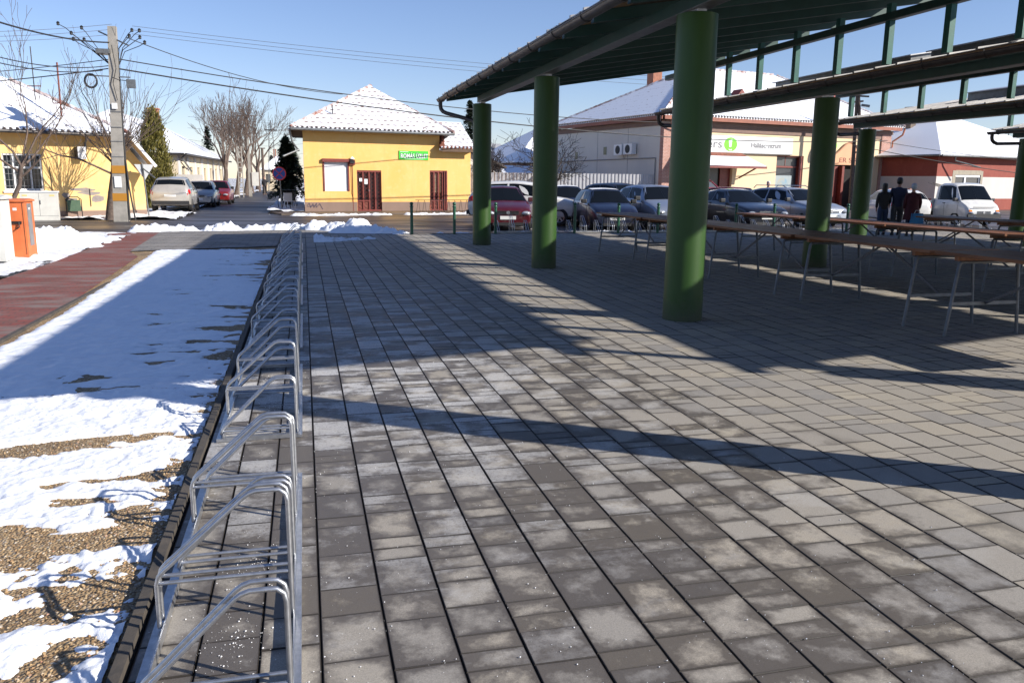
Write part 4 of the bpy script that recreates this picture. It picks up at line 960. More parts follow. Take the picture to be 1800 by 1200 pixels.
# ---- red house on the right
RP = (40.4047, 45.6234); DR = (0.97, 0.24)
rh = thing('red_house', 'low house painted dark red above white, with a white window and snowy roof', 'house'); place(rh, RP, DR)
wo = [(1.35, 4.05, 0.98, 2.28), (8.3, 10.2, 0.98, 2.4)]
m = MB(); wall_panel(m, -0.6, 14, 2.16, 3.42, [(1.35, 4.05, 2.16, 2.28), (8.3, 10.2, 2.16, 2.4)]); wall_panel(m, -0.6, 14, -0.1, 0.72)
m.quad((-0.6, 0, 2.16), (-0.6, 10, 2.16), (-0.6, 10, 3.42), (-0.6, 0, 3.42)); m.quad((14, 0, -.1), (14, 10, -.1), (14, 10, 3.42), (14, 0, 3.42)); m.quad((-.6, 10, -.1), (14, 10, -.1), (14, 10, 3.42), (-.6, 10, 3.42)); m.quad((-.6, 0, -.1), (-.6, 10, -.1), (-.6, 10, .72), (-.6, 0, .72)); m.build('red_wall', REDW, rh)
m = MB(); wall_panel(m, -0.6, 14, 0.72, 2.16, [(1.35, 4.05, 0.98, 2.16), (8.3, 10.2, 0.98, 2.16)]); m.quad((-0.6, 0, .72), (-0.6, 10, .72), (-0.6, 10, 2.16), (-0.6, 0, 2.16)); m.build('white_wall', WHITEW, rh)
hip_roof(rh, -1.1, 14.6, -0.5, 10.0, 3.55, (5.3, 4.7, 6.35), (8.3, 4.7, 6.35), snow_mat('roof_snow'), tiles=False, gut='gfl', sof=simple('concrete_soffit', (0.3, 0.26, 0.22), None, 3, 0.8))
chimney(rh, 3.8, 5.6, 4.9, 7.0, 0.55, simple('sooty_brick', (0.17, 0.13, 0.10), (0.1, 0.08, 0.07), 5, 0.9)); chimney(rh, 7.6, 6.3, 5.2, 6.9, 0.6)
m = MB(); m.tube([(11.5, 3, 4.5), (11.5, 3, 6.4)], .03, 6); m.build('roof_mast', GUTD, rh)
for (a, b, c, d_) in wo:
    m = MB(); m.box(a, b, 0.12, 0.14, c, d_); wn = m.build('window', CURT, rh)
    m = MB(); m.box(a, b, 0.03, 0.118, d_ - 0.16, d_); m.box(a, a + 0.08, 0.06, 0.118, c, d_ - .16); m.box(b - 0.08, b, 0.06, 0.118, c, d_ - .16); m.box((a + b) / 2 - 0.3, (a + b) / 2 - 0.14, 0.055, 0.118, c, d_ - .16); m.box(a, b, 0.05, 0.117, c, c + .08); m.build('frame', SIGNW, wn)
    m = MB(); rr = random.Random(int(a * 9))
    out = [(a - .3 + rr.uniform(-.05, .05), c - .2), (a - .35, (c + d_) / 2), (a - .25, d_ + .25), ((a + b) / 2, d_ + .3), (b + .2, d_ + .25), (b + .28, (c + d_) / 2), (b + .15, c - .2)]
    for (x0_, x1_, z0_, z1_) in ((a - .32, a, c - .25, d_ + .27), (b, b + .22, c - .1, d_ + .27), (a, b, d_, d_ + .3)): m.box(x0_, x1_, -0.012, 0.0, z0_, z1_)
    m.build('cement_surround', simple('raw_cement', (0.36, 0.32, 0.25), (0.28, 0.25, 0.2), 5, 0.9) if a < 5 else bpy.data.materials['raw_cement'], rh)
m = MB(); m.tube([(0.3, -.55, 3.45), (0.4, -.5, 3.15), (2.0, -1.2, 2.75)], 0.05, 8); m.build('downspout', GUTG, rh)
m = MB()
for x in (-0.2, 0.25): m.tube([(x, -0.06, 0.6), (x, -0.06, 1.55), (x - 1.2, -0.06, 1.75)], 0.025, 6)
m.build('gas_pipe', GUTD, rh)
g = thing('gate_wall', 'low orange brick gate pier left of the red house behind the people', 'wall'); place(g, (RP[0] - 1.4, RP[1] + 0.6), DR)
m = MB(); m.box(-2.9, -2.5, -0.2, 0.2, -0.1, 1.35); m.box(-0.9, -0.4, -0.2, 0.2, -0.1, 1.35); m.build('pier', RBRICK, g)
m = MB(); m.box(-2.49, -1.75, -0.05, 0.05, 0, 1.2); m.box(-1.65, -0.91, -0.05, 0.05, 0, 1.2); m.build('gate', RUSTR, g)

# ---- corrugated fence
fa = front(9.6, 4.0); fb = front(20.95, 0.6); dv = Vector((fb[0] - fa[0], fb[1] - fa[1], 0)); FL = dv.length
fe = thing('corrugated_fence', 'grey corrugated metal fence behind the parked cars', 'fence'); place(fe, fa, (dv.x, dv.y))
m = MB(); x = 0
FG = simple('grey_trapezoid_sheet', (0.44, 0.44, 0.46), (0.38, 0.38, 0.40), 2, 0.45, 0.2)
while x < FL - 0.1:
    for (a, b, ya, yb) in ((0, .03, 0, -.035), (.03, .11, -.035, -.035), (.11, .14, -.035, 0), (.14, .22, 0, 0)):
        m.quad((x + a, ya, -.1), (x + b, yb, -.1), (x + b, yb, 2.05), (x + a, ya, 2.05))
    x += 0.22
m.build('sheet_panel', FG, fe)
m = MB(); m.box(0, FL, 0.01, 0.03, 1.2, 1.26); m.build('rail', GREYP, fe)
q = thing('parking_placard', 'white placard with a round crest on the corrugated fence', 'sign'); place(q, (fa[0] + dv.x * .43, fa[1] + dv.y * .43), (dv.x, dv.y))
m = MB(); m.box(-0.02, 0.62, -0.10, -0.075, 1.15, 1.88); pb = m.build('panel', SIGNW, q)
PURP = simple('crest_purple', (0.16, 0.02, 0.05), None, 5, 0.5)
def ring(m, cx, cz, r0, r1, y, n=24):
    for k in range(n):
        a, b = 2 * PI * k / n, 2 * PI * (k + 1) / n
        m.quad((cx + r0 * math.cos(a), y, cz + r0 * math.sin(a)), (cx + r1 * math.cos(a), y, cz + r1 * math.sin(a)), (cx + r1 * math.cos(b), y, cz + r1 * math.sin(b)), (cx + r0 * math.cos(b), y, cz + r0 * math.sin(b)))
m = MB(); ring(m, 0.3, 1.44, 0.15, 0.19, -0.103)
for a in range(4): m.prism([(0.3 + .09 * math.cos(a * PI / 2) + .03 * sx, 1.44 + .09 * math.sin(a * PI / 2) + .03 * sz) for sx, sz in ((-1, -1), (1, -1), (1, 1), (-1, 1))], 'y', -0.103, -0.101)
m.box(0.05, .55, -0.102, -0.101, 1.76, 1.78); m.box(0.12, .5, -0.102, -0.101, 1.71, 1.725); m.build('crest', PURP, pb)

# ---- farther houses
def simple_house(name, label, P, d, x1, y1, ze, zr, wall, roof, ridge='x', over=0.4, tiles=False, ops=(), gut=None, hip=None):
    t = thing(name, label, 'house'); place(t, P, d)
    m = MB(); closed_walls(m, 0, x1, 0, y1, ze, ops); m.build('wall', wall, t)
    h = hip if hip is not None else y1 / 2
    if ridge == 'x': ra, rb = (h, y1 / 2, zr), (x1 - h, y1 / 2, zr)
    else: ra, rb = (x1 / 2, h, zr), (x1 / 2, y1 - h, zr)
    if ridge == 'y':
        ra, rb = (x1 / 2, h, zr), (x1 / 2, max(h, y1 - h) + 0.001, zr)
        x0, y0, X1, Y1 = -over, -over, x1 + over, y1 + over
        m = MB(); A, B, C, D = (x0, y0, ze), (X1, y0, ze), (X1, Y1, ze), (x0, Y1, ze)
        m.add([A, B, ra], [(0, 1, 2)]); m.add([B, C, rb, ra], [(0, 1, 2, 3)]); m.add([C, D, rb], [(0, 1, 2)]); m.add([D, A, ra, rb], [(0, 1, 2, 3)])
        for p, q2 in ((A, B), (B, C), (C, D), (D, A)): m.quad(p, q2, (q2[0], q2[1], ze - 0.15), (p[0], p[1], ze - 0.15))
        m.quad(*[(p[0], p[1], ze - 0.15) for p in (A, B, C, D)])
        m.build('roof', roof, t)
    else: hip_roof(t, -over, x1 + over, -over, y1 + over, ze, ra, rb, roof, tiles=tiles, gut=gut)
    for (a, b, c, d_) in ops:
        m = MB(); m.box(a, b, 0.12, 0.14, c, d_); m.build('window', CURT, t)
    return t
# pale house along the left side of the side street, behind the thuja
h = thing('pale_house', 'long cream house behind the thuja with a snow covered roof along the side street', 'house'); PA, PB_ = atd(313, 300, 57), atd(394, 300, 81); dd_ = (PB_ - PA); ang_ = math.atan2(dd_.y, dd_.x) - PI / 2; h.rotation_euler = (0, 0, ang_); h.location = (PA.x - 9 * math.cos(ang_), PA.y - 9 * math.sin(ang_), 0)
h['label'] = 'long cream house behind the thuja, its snowy roof running along the side street'
m = MB(); LY = 24.5
wall_panel(m, 0, LY, -0.1, 3.0, [(1.5 + k * 3.3, 2.7 + k * 3.3, 0.9, 2.3) for k in range(7)], dep=0.15, T=lambda u, v, z: (9.0 - v, u, z))
m.quad((0, 0, -.1), (9, 0, -.1), (9, 0, 3.0), (0, 0, 3.0)); m.quad((0, LY, -.1), (9, LY, -.1), (9, LY, 3.0), (0, LY, 3.0)); m.quad((0, 0, -.1), (0, LY, -.1), (0, LY, 3.0), (0, 0, 3.0)); m.build('wall', BEIGE, h)
for k in range(7):
    m = MB(); m.box(8.86, 8.9, 1.5 + k * 3.3, 2.7 + k * 3.3, 0.9, 2.3); m.build('window', CURT, h)
m = MB()
for k in range(8): m.box(9.0, 9.05, 0.0 + k * 3.3, 0.8 + k * 3.3, 0, 2.98)
m.build('pilaster', WHITEW, h)
hip_roof(h, -0.4, 9.5, -0.4, LY + .4, 3.12, (4.5, 3.2, 5.9), (4.5, LY - 3.5, 5.9), ROOF2, gut='fr', tiles=False)
chimney(h, 7.3, 2.6, 3.6, 5.9, 0.62)
m = MB(); m.tube([(9.5, 0.3, 3.0), (9.2, 0.5, 2.8), (9.15, 4.4, 2.0)], 0.06, 6); m.build('downspout', GUTG, h)
m = MB(); m.box(5.0, 9.4, -3.6, -3.4, -0.1, 1.75); ww = m.build('garden_wall', WHITEW); tag(ww, 'white garden wall behind the silver off-roader', 'wall'); gw_ = atd(287, 330, 52); ww.location = (gw_.x - 7.2, gw_.y + 3.5, 0)
h2 = simple_house('end_house', 'small ochre house with two chimneys and a white hipped roof closing the side street', tuple(atd(462, 320, 114)[:2]), (1, 0.0), 3.9, 4.5, 2.75, 4.6, BEIGE, snow_mat('end_roof_snow'), ridge='x', hip=1.9, over=.3, ops=[(1.6, 2.3, 1.0, 2.1), (.4, 1.0, 1.0, 2.1)])
chimney(h2, 1.6, 2.2, 3.9, 5.3, 0.35); chimney(h2, 2.9, 2.4, 3.6, 5.0, 0.35)
h2['label'] = 'distant ochre house with two chimneys closing the side street'
# corrugated shed, beige shed and brown house seen between the columns
def at(px, py, D): return atd(px, py, D)
g = thing('grey_shed', 'barn with a pale corrugated roof behind the fence, right of the yellow shop', 'shed'); p = at(845, 300, 64); place(g, (p.x, p.y), (0.98, 0.2))
m = MB(); zt = at(845, 252, 70).z; ze = at(845, 301, 62).z
for k in range(34):
    x = -2.0 + k * 0.19
    m.add([(x, -0.3, ze), (x + 0.10, -0.3, ze + .06), (x + 0.10, 6, zt + .06), (x, 6, zt)], [(0, 1, 2, 3)]); m.add([(x + .1, -0.3, ze + .06), (x + 0.19, -0.3, ze), (x + 0.19, 6, zt), (x + .1, 6, zt + .06)], [(0, 1, 2, 3)])
m.build('corrugated_roof', simple('pale_fibre_cement', (0.62, 0.61, 0.6), (0.52, 0.51, 0.5), 1.2, 0.7), g)
m = MB(); m.box(-2, 4.5, 0, 6, -0.1, ze - 0.02); m.build('wall', PANEL, g); m = MB(); m.add([(4.46, 0, ze - .02), (4.46, 6, ze - .02), (4.46, 6, zt)], [(0, 1, 2)]); m.build('gable', DSHEET, g)
g = thing('beige_shed', 'low beige outbuilding with dark sloping eaves above the fence', 'shed'); p = at(862, 330, 54); place(g, (p.x, p.y), (0.98, 0.2))
zt = at(862, 284, 54).z; ze = at(884, 297, 54).z
m = MB(); m.add([(-3, 0, 0), (0.75, 0, 0), (0.75, 0, ze), (-0.6, 0, zt + .15), (-3, 0, zt + 1.2), (0.75, 4, 0), (0.75, 4, ze)], [(0, 1, 2, 3, 4), (1, 5, 6, 2)]); m.build('wall', WHITEW, g)
m = MB(); slabpoly(m, [(0.95, -0.4, ze + .02), (-3, -0.4, zt + 1.35), (-3, 4, zt + 1.35), (0.95, 4, ze + .02)], 0.12); m.build('roof', DKTILE, g)
g = simple_house('brown_house', 'brown house with a shaded snowy roof behind the bare tree', tuple(at(908, 330, 62)[:2]), (0.98, 0.2), 9, 9, 3.0, 5.9, simple('brown_brick', (0.22, 0.12, 0.09), (0.17, 0.1, 0.08), 3, 0.85), ROOF2, ridge='x', hip=4.3)
chimney(g, 4.6, 4.5, 5.0, 6.6, .5)
g = simple_house('blue_roof_shed', 'low shed with a blue shaded roof behind the corrugated fence', tuple(at(886, 330, 57)[:2]), (0.98, 0.2), 4, 4, at(886, 304, 57).z, at(886, 291, 60).z, PANEL, snow_mat('shed_snow'), ridge='x', hip=0.3)
# ================================================================== TREES
def branch_tree(m, p, d, L, r, depth, rg, spread=0.5, up=0.15, kids_=(2, 3), taper=0.62, wob=0.12, n=5, minr=0.004, shrink=0.72):
    segs = 3; pts = [Vector(p)]; rs = [r]; dd = Vector(d).normalized()
    for i in range(segs):
        dd = (dd + Vector((rg.gauss(0, wob), rg.gauss(0, wob), rg.gauss(0, wob) + up * 0.3))).normalized()
        pts.append(pts[-1] + dd * L / segs); rs.append(max(minr, r * (1 - (1 - taper) * (i + 1) / segs)))
    m.tube(pts, rs, n if depth > 2 else 3, caps=False)
    if depth <= 0: return
    k = rg.randint(*kids_)
    for j in range(k):
        i = segs if j == 0 else rg.randint(1, segs)
        ax = dd.orthogonal().normalized(); ax = Matrix.Rotation(rg.uniform(0, 2 * PI), 3, dd) @ ax
        ang = rg.uniform(0.35, 1.0) * spread * (0.5 if j == 0 else 1.25)
        nd = (dd * math.cos(ang) + ax * math.sin(ang) + Vector((0, 0, up))).normalized()
        branch_tree(m, pts[i], nd, L * shrink * rg.uniform(0.8, 1.15), rs[i] * (0.85 if j == 0 else 0.6), depth - 1, rg, spread, up, kids_, taper, wob, n, minr, shrink)
def bare_tree(label, x, y, h, r, depth, seed, spread=0.55, up=0.2, trunk_h=None, lean=(0, 0), mat=TWIG, bark=BARK, kids_=(2, 4), group=None, minr=0.006, n0=4, shrink=0.74, cat='tree', z=0.0):
    rg = random.Random(seed); t = thing('bare_tree', label, cat, (x, y, z), 0, group)
    th = trunk_h or h * 0.3; m = MB(); pts = []; rs = []
    for i in range(6):
        u = i / 5; pts.append((lean[0] * u + rg.gauss(0, .03) * (i > 0), lean[1] * u + rg.gauss(0, .03) * (i > 0), th * u - (0.1 if i == 0 else 0))); rs.append(r * (1.25 if i == 0 else 1 - 0.25 * u))
    m.tube(pts, rs, 10); m.build('trunk', bark, t, 80)
    m = MB(); top = Vector(pts[-1])
    L = (h - th) * 0.30
    for k in range(n0):
        a = 2 * PI * k / n0 + rg.uniform(-.4, .4); s = rg.uniform(0.35, 0.9) * spread
        branch_tree(m, top - Vector((0, 0, rg.uniform(0, .25) * th)), (math.cos(a) * s, math.sin(a) * s, 1), L * rg.uniform(.8, 1.15), r * 0.5, depth, rg, spread, up, kids_, minr=minr, shrink=shrink)
    m.build('crown', mat, t)
    return t
g1 = 'bare trees along the side street'
bare_tree('bare tree nearest on the left verge of the side street', -6.15, 72, 9.4, 0.20, 5, 1, 0.42, 0.12, 2.3, group=g1, kids_=(2, 3), minr=0.011, n0=6)
bare_tree('second bare tree on the side street verge, with a leaning trunk', -5.75, 76, 9.3, 0.20, 5, 2, 0.4, 0.12, 2.6, (0.5, 0), group=g1, kids_=(2, 3), minr=0.011, n0=6)
bare_tree('third bare tree on the side street verge beside the concrete post', -5.35, 83, 10.0, 0.22, 5, 3, 0.42, 0.12, 2.6, (0.3, 0), group=g1, kids_=(2, 3), minr=0.011, n0=6)
bare_tree('farther bare tree in the side street, behind the others', -5.6, 95, 11.5, 0.3, 5, 4, 0.6, 0.16, 3, group=g1, kids_=(2, 3), minr=0.015)
bare_tree('farthest bare tree in the side street row', -5.5, 108, 11, 0.3, 5, 5, 0.6, 0.16, 3, group=g1, kids_=(2, 3), minr=0.016)
# pollarded tree by the concrete pole
tx, ty = gnd(194, 384)
rg = random.Random(21); t = thing('pollarded_tree', 'pollarded tree with long upright shoots beside the concrete pole', 'tree', (tx, ty, 0))
m = MB(); hd = Vector((0.32, 0, 2.3))
m.tube([(0, 0, -0.1), (0.06, 0, 0.5), (0.16, 0, 1.1), (0.27, 0, 1.7), (0.34, 0, 2.1), tuple(hd)], [0.19, 0.155, 0.14, 0.13, 0.15, 0.12], 10)
m.build('trunk', BARK, t, 80)
m = MB(); m.tube([(0.28, 0, 1.65), (-0.3, -0.1, 1.95), (-0.9, -.2, 2.25), (-1.5, -.2, 2.35), (-2.0, -.2, 2.55)], [0.05, 0.04, 0.035, 0.03, 0.02], 6)
for k in range(44):
    a = rg.uniform(0, 2 * PI); s = rg.uniform(0.25, 1.25); L = rg.uniform(1.6, 3.4)
    st = hd + Vector((rg.gauss(0, .07), rg.gauss(0, .07), rg.gauss(-.12, .14)))
    branch_tree(m, st, (math.cos(a) * s, math.sin(a) * s * .8, 1.0), L * 0.6, 0.020, 2, rg, 0.35, 0.12, (1, 3), minr=0.005, shrink=0.75, n=4)
for k in range(7): branch_tree(m, (-0.5 - k * 0.25, -.17, 2.05 + k * 0.08), (rg.gauss(-.2, .4), rg.gauss(0, .3), 1), 0.8, 0.012, 2, rg, 0.5, 0.1, (1, 3), minr=0.005, n=4)
m.build('shoots', TWIG, t)
tx, ty = gnd(12, 396); rg = random.Random(5); t = thing('young_tree', 'thin young bare tree before the ochre house window at the left edge', 'tree', (tx, ty, 0))
m = MB(); m.tube([(0, 0, -.1), (0.15, 0, .6), (0.5, 0, 1.3), (0.6, 0, 1.9)], [.09, .08, .07, .06], 8); m.build('trunk', BARK, t, 80)
m = MB()
for (s, d, L) in (((.6, 0, 1.9), (-.3, 0, 1), 1.5), ((.6, 0, 1.9), (.5, 0, 1), 1.5), ((.5, 0, 1.5), (1.2, 0, .5), 0.9), ((.55, 0, 1.7), (-1.2, .1, .5), 1.0), ((.6, 0, 1.85), (.1, .3, 1), 1.8), ((.6, 0, 1.85), (.9, .3, 1), 1.2)): branch_tree(m, s, d, L, .04, 4, rg, .5, .2, (2, 3), minr=0.006, n=5)
m.build('crown', TWIG, t)
bare_tree('dark bare fruit tree behind the corrugated fence', 13.6, 45.6, 5.0, 0.17, 5, 31, 1.1, 0.06, 1.0, mat=DTWIG, bark=DTWIG, kids_=(2, 3), minr=0.012, n0=6)
bare_tree('smaller dark bare tree behind the fence, left of the second column', 11.6, 50.5, 4.6, 0.12, 4, 33, 0.9, 0.1, 1.2, mat=DTWIG, bark=DTWIG, minr=0.012, n0=5)
t = bare_tree('small frosted shrub in front of the red house wall', 50.5, 47.0, 2.6, 0.06, 4, 35, 1.0, 0.1, 0.5, minr=0.012, n0=6, mat=simple('frosted_twig', (0.3, 0.3, 0.3), (0.1, 0.1, 0.1), 4, 0.8), cat='shrub'); t.name = 'shrub'
# leaf-sized faces for evergreens
def foliage(m, c, r, nn, rg, size):
    for k in range(nn):
        v = Vector((rg.gauss(0, 1), rg.gauss(0, 1), rg.gauss(0, 1))).normalized() * r * rg.uniform(0.5, 1.05) ** 0.7
        p = Vector(c) + v; a = Vector((rg.gauss(0, 1), rg.gauss(0, 1), rg.gauss(0, 1))).normalized() * size * rg.uniform(.6, 1.3); b = a.cross(v + Vector((.01, 0, 0))).normalized() * size * 0.45
        m.add([p - a, p + b, p + a, p - b], [(0, 1, 2, 3)])
def thuja(x, y, h, w_, seed, label):
    rg = random.Random(seed); t = thing('thuja', label, 'tree', (x, y, 0)); m = MB()
    m.tube([(0, 0, -.1), (0, 0, h * .8)], [.12, .03], 8); m.build('trunk', BARK, t)
    m = MB()
    for k in range(230):
        u = rg.random() ** 1.15; z = 0.25 + u * (h - 0.3); R = w_ * (1 - u) ** 0.62 * (0.62 + 0.38 * math.sin(min(1, (u + .12) * 3.2) * PI / 2)); a = rg.uniform(0, 2 * PI); q = R * rg.uniform(.55, 1.0)
        c = (q * math.cos(a), q * math.sin(a), z); 
        for j in range(60):
            v = Vector((rg.gauss(0, .14), rg.gauss(0, .14), rg.gauss(0.05, .26))); p = Vector(c) + v
            up = Vector((math.cos(a) * .35 + rg.gauss(0, .25), math.sin(a) * .35 + rg.gauss(0, .25), 1)).normalized() * rg.uniform(.06, .13); sd_ = up.cross(Vector((rg.gauss(0, 1), rg.gauss(0, 1), 0.1))).normalized() * rg.uniform(.018, .035)
            m.add([p - up, p + sd_, p + up, p - sd_], [(0, 1, 2, 3)])
    m.build('crown', THUJA, t, fix=False); return t
tq_ = atd(273, 300, 51); thuja(tq_.x, tq_.y, 5.0, 1.25, 1, 'tall olive-green thuja between the ochre house and the pale house')
def spruce(x, y, h, w_, seed, label, z0=0.8, group=None, n=26):
    rg = random.Random(seed); t = thing('spruce', label, 'tree', (x, y, 0), 0, group)
    m = MB(); m.tube([(0, 0, -.1), (0, 0, h)], [.2, .02], 8); m.build('trunk', DTWIG, t); m = MB()
    for k in range(n):
        u = k / n; z = z0 + u * (h - z0); R = w_ * (1 - u) * rg.uniform(.85, 1.1) + .1
        for j in range(9):
            a = rg.uniform(0, 2 * PI); L = R * rg.uniform(.6, 1.1)
            for q in range(16):
                s = rg.random(); p = Vector((math.cos(a) * L * s, math.sin(a) * L * s, z - L * s * 0.28 + rg.gauss(0, .07))); d_ = Vector((math.cos(a) + rg.gauss(0, .6), math.sin(a) + rg.gauss(0, .6), rg.gauss(-.1, .3))).normalized() * rg.uniform(.12, .26); b = d_.cross(Vector((0, 0, 1))).normalized() * rg.uniform(.04, .09)
                m.add([p - d_, p + b * (1 + u), p + d_, p - b * (1 + u)], [(0, 1, 2, 3)])
    m.build('crown', PINE, t, fix=False); return t
spruce(-0.9, 49.5, 3.9, 1.5, 3, 'dark spruce behind the bicycles at the left corner of the yellow shop')
spruce(-0.7, 56, 3.8, 1.6, 13, 'second dark spruce farther along the side of the yellow shop')
q_ = atd(368, 300, 105); spruce(q_.x, q_.y, 7.6, 2.2, 4, 'dark spruce behind the roof of the pale house')
spruce(-5.2, 150, 5.5, 3.2, 6, 'dark evergreen mass at the end of the side street')
spruce(58.5, 54, 9.6, 3.0, 7, 'spruce top above the red house at the right edge', z0=3, n=30)
spruce(15.5, 78, 9.0, 2.6, 8, 'dark pine top above the annex roof of the yellow shop', z0=3)

# ================================================================== POLES, WIRES, SIGNS
pb = gnd(214, 387); top = hp = 7.0
po = thing('concrete_pole', 'tall tapered concrete utility pole beside the pollarded tree', 'utility pole', (pb[0], pb[1], 0))
m = MB(); _t = atd(197, 47, math.hypot(*pb)); tp = Vector((_t.x - pb[0], _t.y - pb[1], _t.z)); segs = 10
for i in range(segs):
    u0, u1 = i / segs, (i + 1) / segs; w0, w1 = 0.24 - 0.10 * u0, 0.24 - 0.10 * u1 - 0.002
    c0 = tp * u0; c1 = tp * u1
    m.add([(c0.x + sx * w0, c0.y + sy * w0 * .8, c0.z - (0.1 if i == 0 else 0)) for sx, sy in ((-1, -1), (1, -1), (1, 1), (-1, 1))] + [(c1.x + sx * w1, c1.y + sy * w1 * .8, c1.z) for sx, sy in ((-1, -1), (1, -1), (1, 1), (-1, 1))],
          [(0, 1, 5, 4), (1, 2, 6, 5), (2, 3, 7, 6), (3, 0, 4, 7)] + ([(0, 3, 2, 1)] if i == 0 else []) + ([(4, 5, 6, 7)] if i == segs - 1 else []))
shaft = m.build('shaft', CONC, po)
def pw(z): return 0.24 - 0.10 * z / 6.95
def pc(z): return tp.x * z / 6.95
for z, n_ in ((1.85, 'warning_band'), (0.85, 'warning_band')):
    m = MB(); w0 = pw(z) + 0.006; m.box(pc(z) - w0, pc(z) + w0, -w0 * .8 - .005, w0 * .8, z - .14, z + .14); m.build(n_, MARKY, po)
m = MB(); m.box(-0.10, 0.14, -0.205, -0.19, 1.2, 1.6); m.build('notice', SIGNW, po)
m = MB(); m.box(pc(4.1) - .1, pc(4.1) + .08, -0.19, -0.15, 4.0, 4.2); m.build('small_box', SIGNW, po)
m = MB()
for z in (2.3, 2.85, 3.35, 3.9): m.box(pc(z) - pw(z) - .006, pc(z) + pw(z) + .006, -pw(z) * .8 - .006, pw(z) * .8, z, z + .025)
m.build('strap', GREYP, po)
m = MB()
m.tube([(pc(0) + .30, -0.1, 0), (pc(2) + .245, -0.08, 2), (pc(4) + .2, -.06, 4.6), (pc(5) + .17, 0, 5.6)], 0.035, 8); m.tube([(pc(0) + .5, -0.12, 0), (pc(1) + .34, -.12, 1.2), (pc(2) + .26, -.12, 2.2)], 0.03, 8)
m.tube([(pc(4.2) + .1, -.16, 4.3), (pc(5) - .02, -.18, 4.9), (pc(5.5) + .1, -.18, 5.4), (pc(6), -.18, 6.2)], 0.015, 6)
m.build('cable_riser', CABLE, po)
m = MB(); m.bar((-0.3, 0.2, 6.7), (0.75, -0.2, 6.2), 0.05, 0.05); m.bar((-.75, 0, 5.15), (.7, -.1, 5.12), .05, .04); m.box(-.35, .1, -.3, .3, 5.9, 6.05); m.build('crossarm', GUTG, po)
ins = [(-1.55, 6.85), (-1.15, 6.55), (-0.8, 6.75), (-1.1, 6.35), (-.75, 6.35), (.85, 6.75), (.75, 6.55), (1.1, 6.52), (1.25, 6.35), (1.1, 6.75)]
for (x, z) in ins:
    m = MB(); m.lathe([(0.02, -.05), (0.055, -.03), (0.045, .02), (0.06, .05), (0.02, .09)], (x, 0, z), 8); i_ = m.build('insulator', BLACK, po)
    m = MB(); sx = 1 if x > 0 else -1; m.tube([(sx * 0.12 + tp.x, 0, 5.5), (x * .45, 0, 6.0 + (z - 6.3) * .3), (x * .85, 0, z - .12), (x, 0, z)], 0.014, 5); m.build('lead', CABLE, i_)
m = MB(); ring_pts = [(-.62 + .2 * math.cos(a), -.12, 4.95 + .23 * math.sin(a)) for a in [k * PI / 10 for k in range(20)]]
for off in (0, .03, -.03): m.tube([(x + (x + .62) * off, y, z + (z - 4.95) * off) for x, y, z in ring_pts] + [(ring_pts[0][0], -.12, ring_pts[0][2])], 0.03, 6)
m.tube([(-.8, -.1, 4.8), (-.78, -.1, 4.45), (-.6, -.1, 4.5), (-.55, -.1, 4.75)], .01, 5); m.build('cable_coil', CABLE, po)
m = MB(); m.box(.55, .85, -.15, .0, 4.75, 5.05); cb = m.build('junction_box', GUTG, po)
m = MB(); m.tube([(.6, -.08, 4.75), (.55, -.08, 4.45), (.65, -.08, 4.2), (.8, -.08, 4.3), (.82, -.08, 4.75)], .012, 5); m.tube([(.1, -.1, 5.1), (.3, -.1, 5.02), (.6, -.08, 5.0)], .014, 5); m.build('cable_loop', CABLE, cb)
PT = Vector((pb[0], pb[1], 0))
def wire(label, a, b, sag=0.5, r=0.012, mat=CABLE, grp=None):
    a = Vector(a); b = Vector(b); mid = (a + b) / 2; m = MB(); pts = []
    for k in range(25):
        u = k / 24; p = a.lerp(b, u); p.z -= sag * 4 * u * (1 - u); pts.append(p - a)
    m.tube(pts, r, 5); o = m.build('overhead_cable', mat); o.location = a
    tag(o, label, 'cable', grp or 'overhead cables'); return o
PD = math.hypot(*pb)
def onpole(px, py): return atd(px, py, PD)
wire('thick black cable sagging from the top left corner to the pole head', atd(-260, -62, 22), onpole(193, 75), 0.35, 0.026)
wire('second cable from the left edge down to the lower pole arm', atd(-200, 30, 26), onpole(190, 116), 0.45, 0.016)
wire('third cable from the left edge reaching the coil on the pole', atd(-200, 45, 25), onpole(180, 124), 0.4, 0.016)
wire('nearly level cable left of the pole at the height of the arm', atd(-400, 135, 52), onpole(197, 104), 0.3, 0.015)
wire('nearly level black cable left of the pole at the height of the coil', atd(-400, 152, 50), onpole(190, 121), 0.3, 0.02)
wire('cable from the pole head sloping down to the bracket on the yellow shop roof', onpole(222, 66), atd(602, 166, 42.5), 0.35, 0.016)
wire('long upper cable from the pole past the shop roof to beyond the columns', onpole(208, 104), atd(1400, 212, 60), 0.9, 0.020)
wire('long lower black cable from the pole over the shop roof toward the big building', onpole(208, 121), atd(1560, 247, 60), 0.9, 0.027)
for k in range(3):
    wire(['top thin bare line wire above the yellow shop', 'middle thin bare line wire above the yellow shop', 'lowest thin bare line wire above the yellow shop'][k], atd(232, 46 + k * 7, 60), atd(1500, 150 + k * 8, 75), 0.6, 0.013, WIREM, 'bare line wires')
    wire(['top thin bare line wire left of the pole', 'middle thin bare line wire left of the pole', 'lowest thin bare line wire left of the pole'][k], atd(-300, 52 + k * 8, 60), atd(196, 43 + k * 9, 60), 0.3, 0.013, WIREM, 'bare line wires')
for k in range(4): wire(['highest', 'second highest', 'third', 'lowest'][k] + ' faint wire crossing far down the side street', atd(330, 205 + k * 20, 95), atd(760 if k < 2 else 540, 218 + k * 17, 100), 0.5, 0.014, WIREM, 'faint wires in the side street')
wire('cable running low across the front of the big building', atd(1500, 255, 50), atd(2100, 330, 60), 0.4, 0.02)
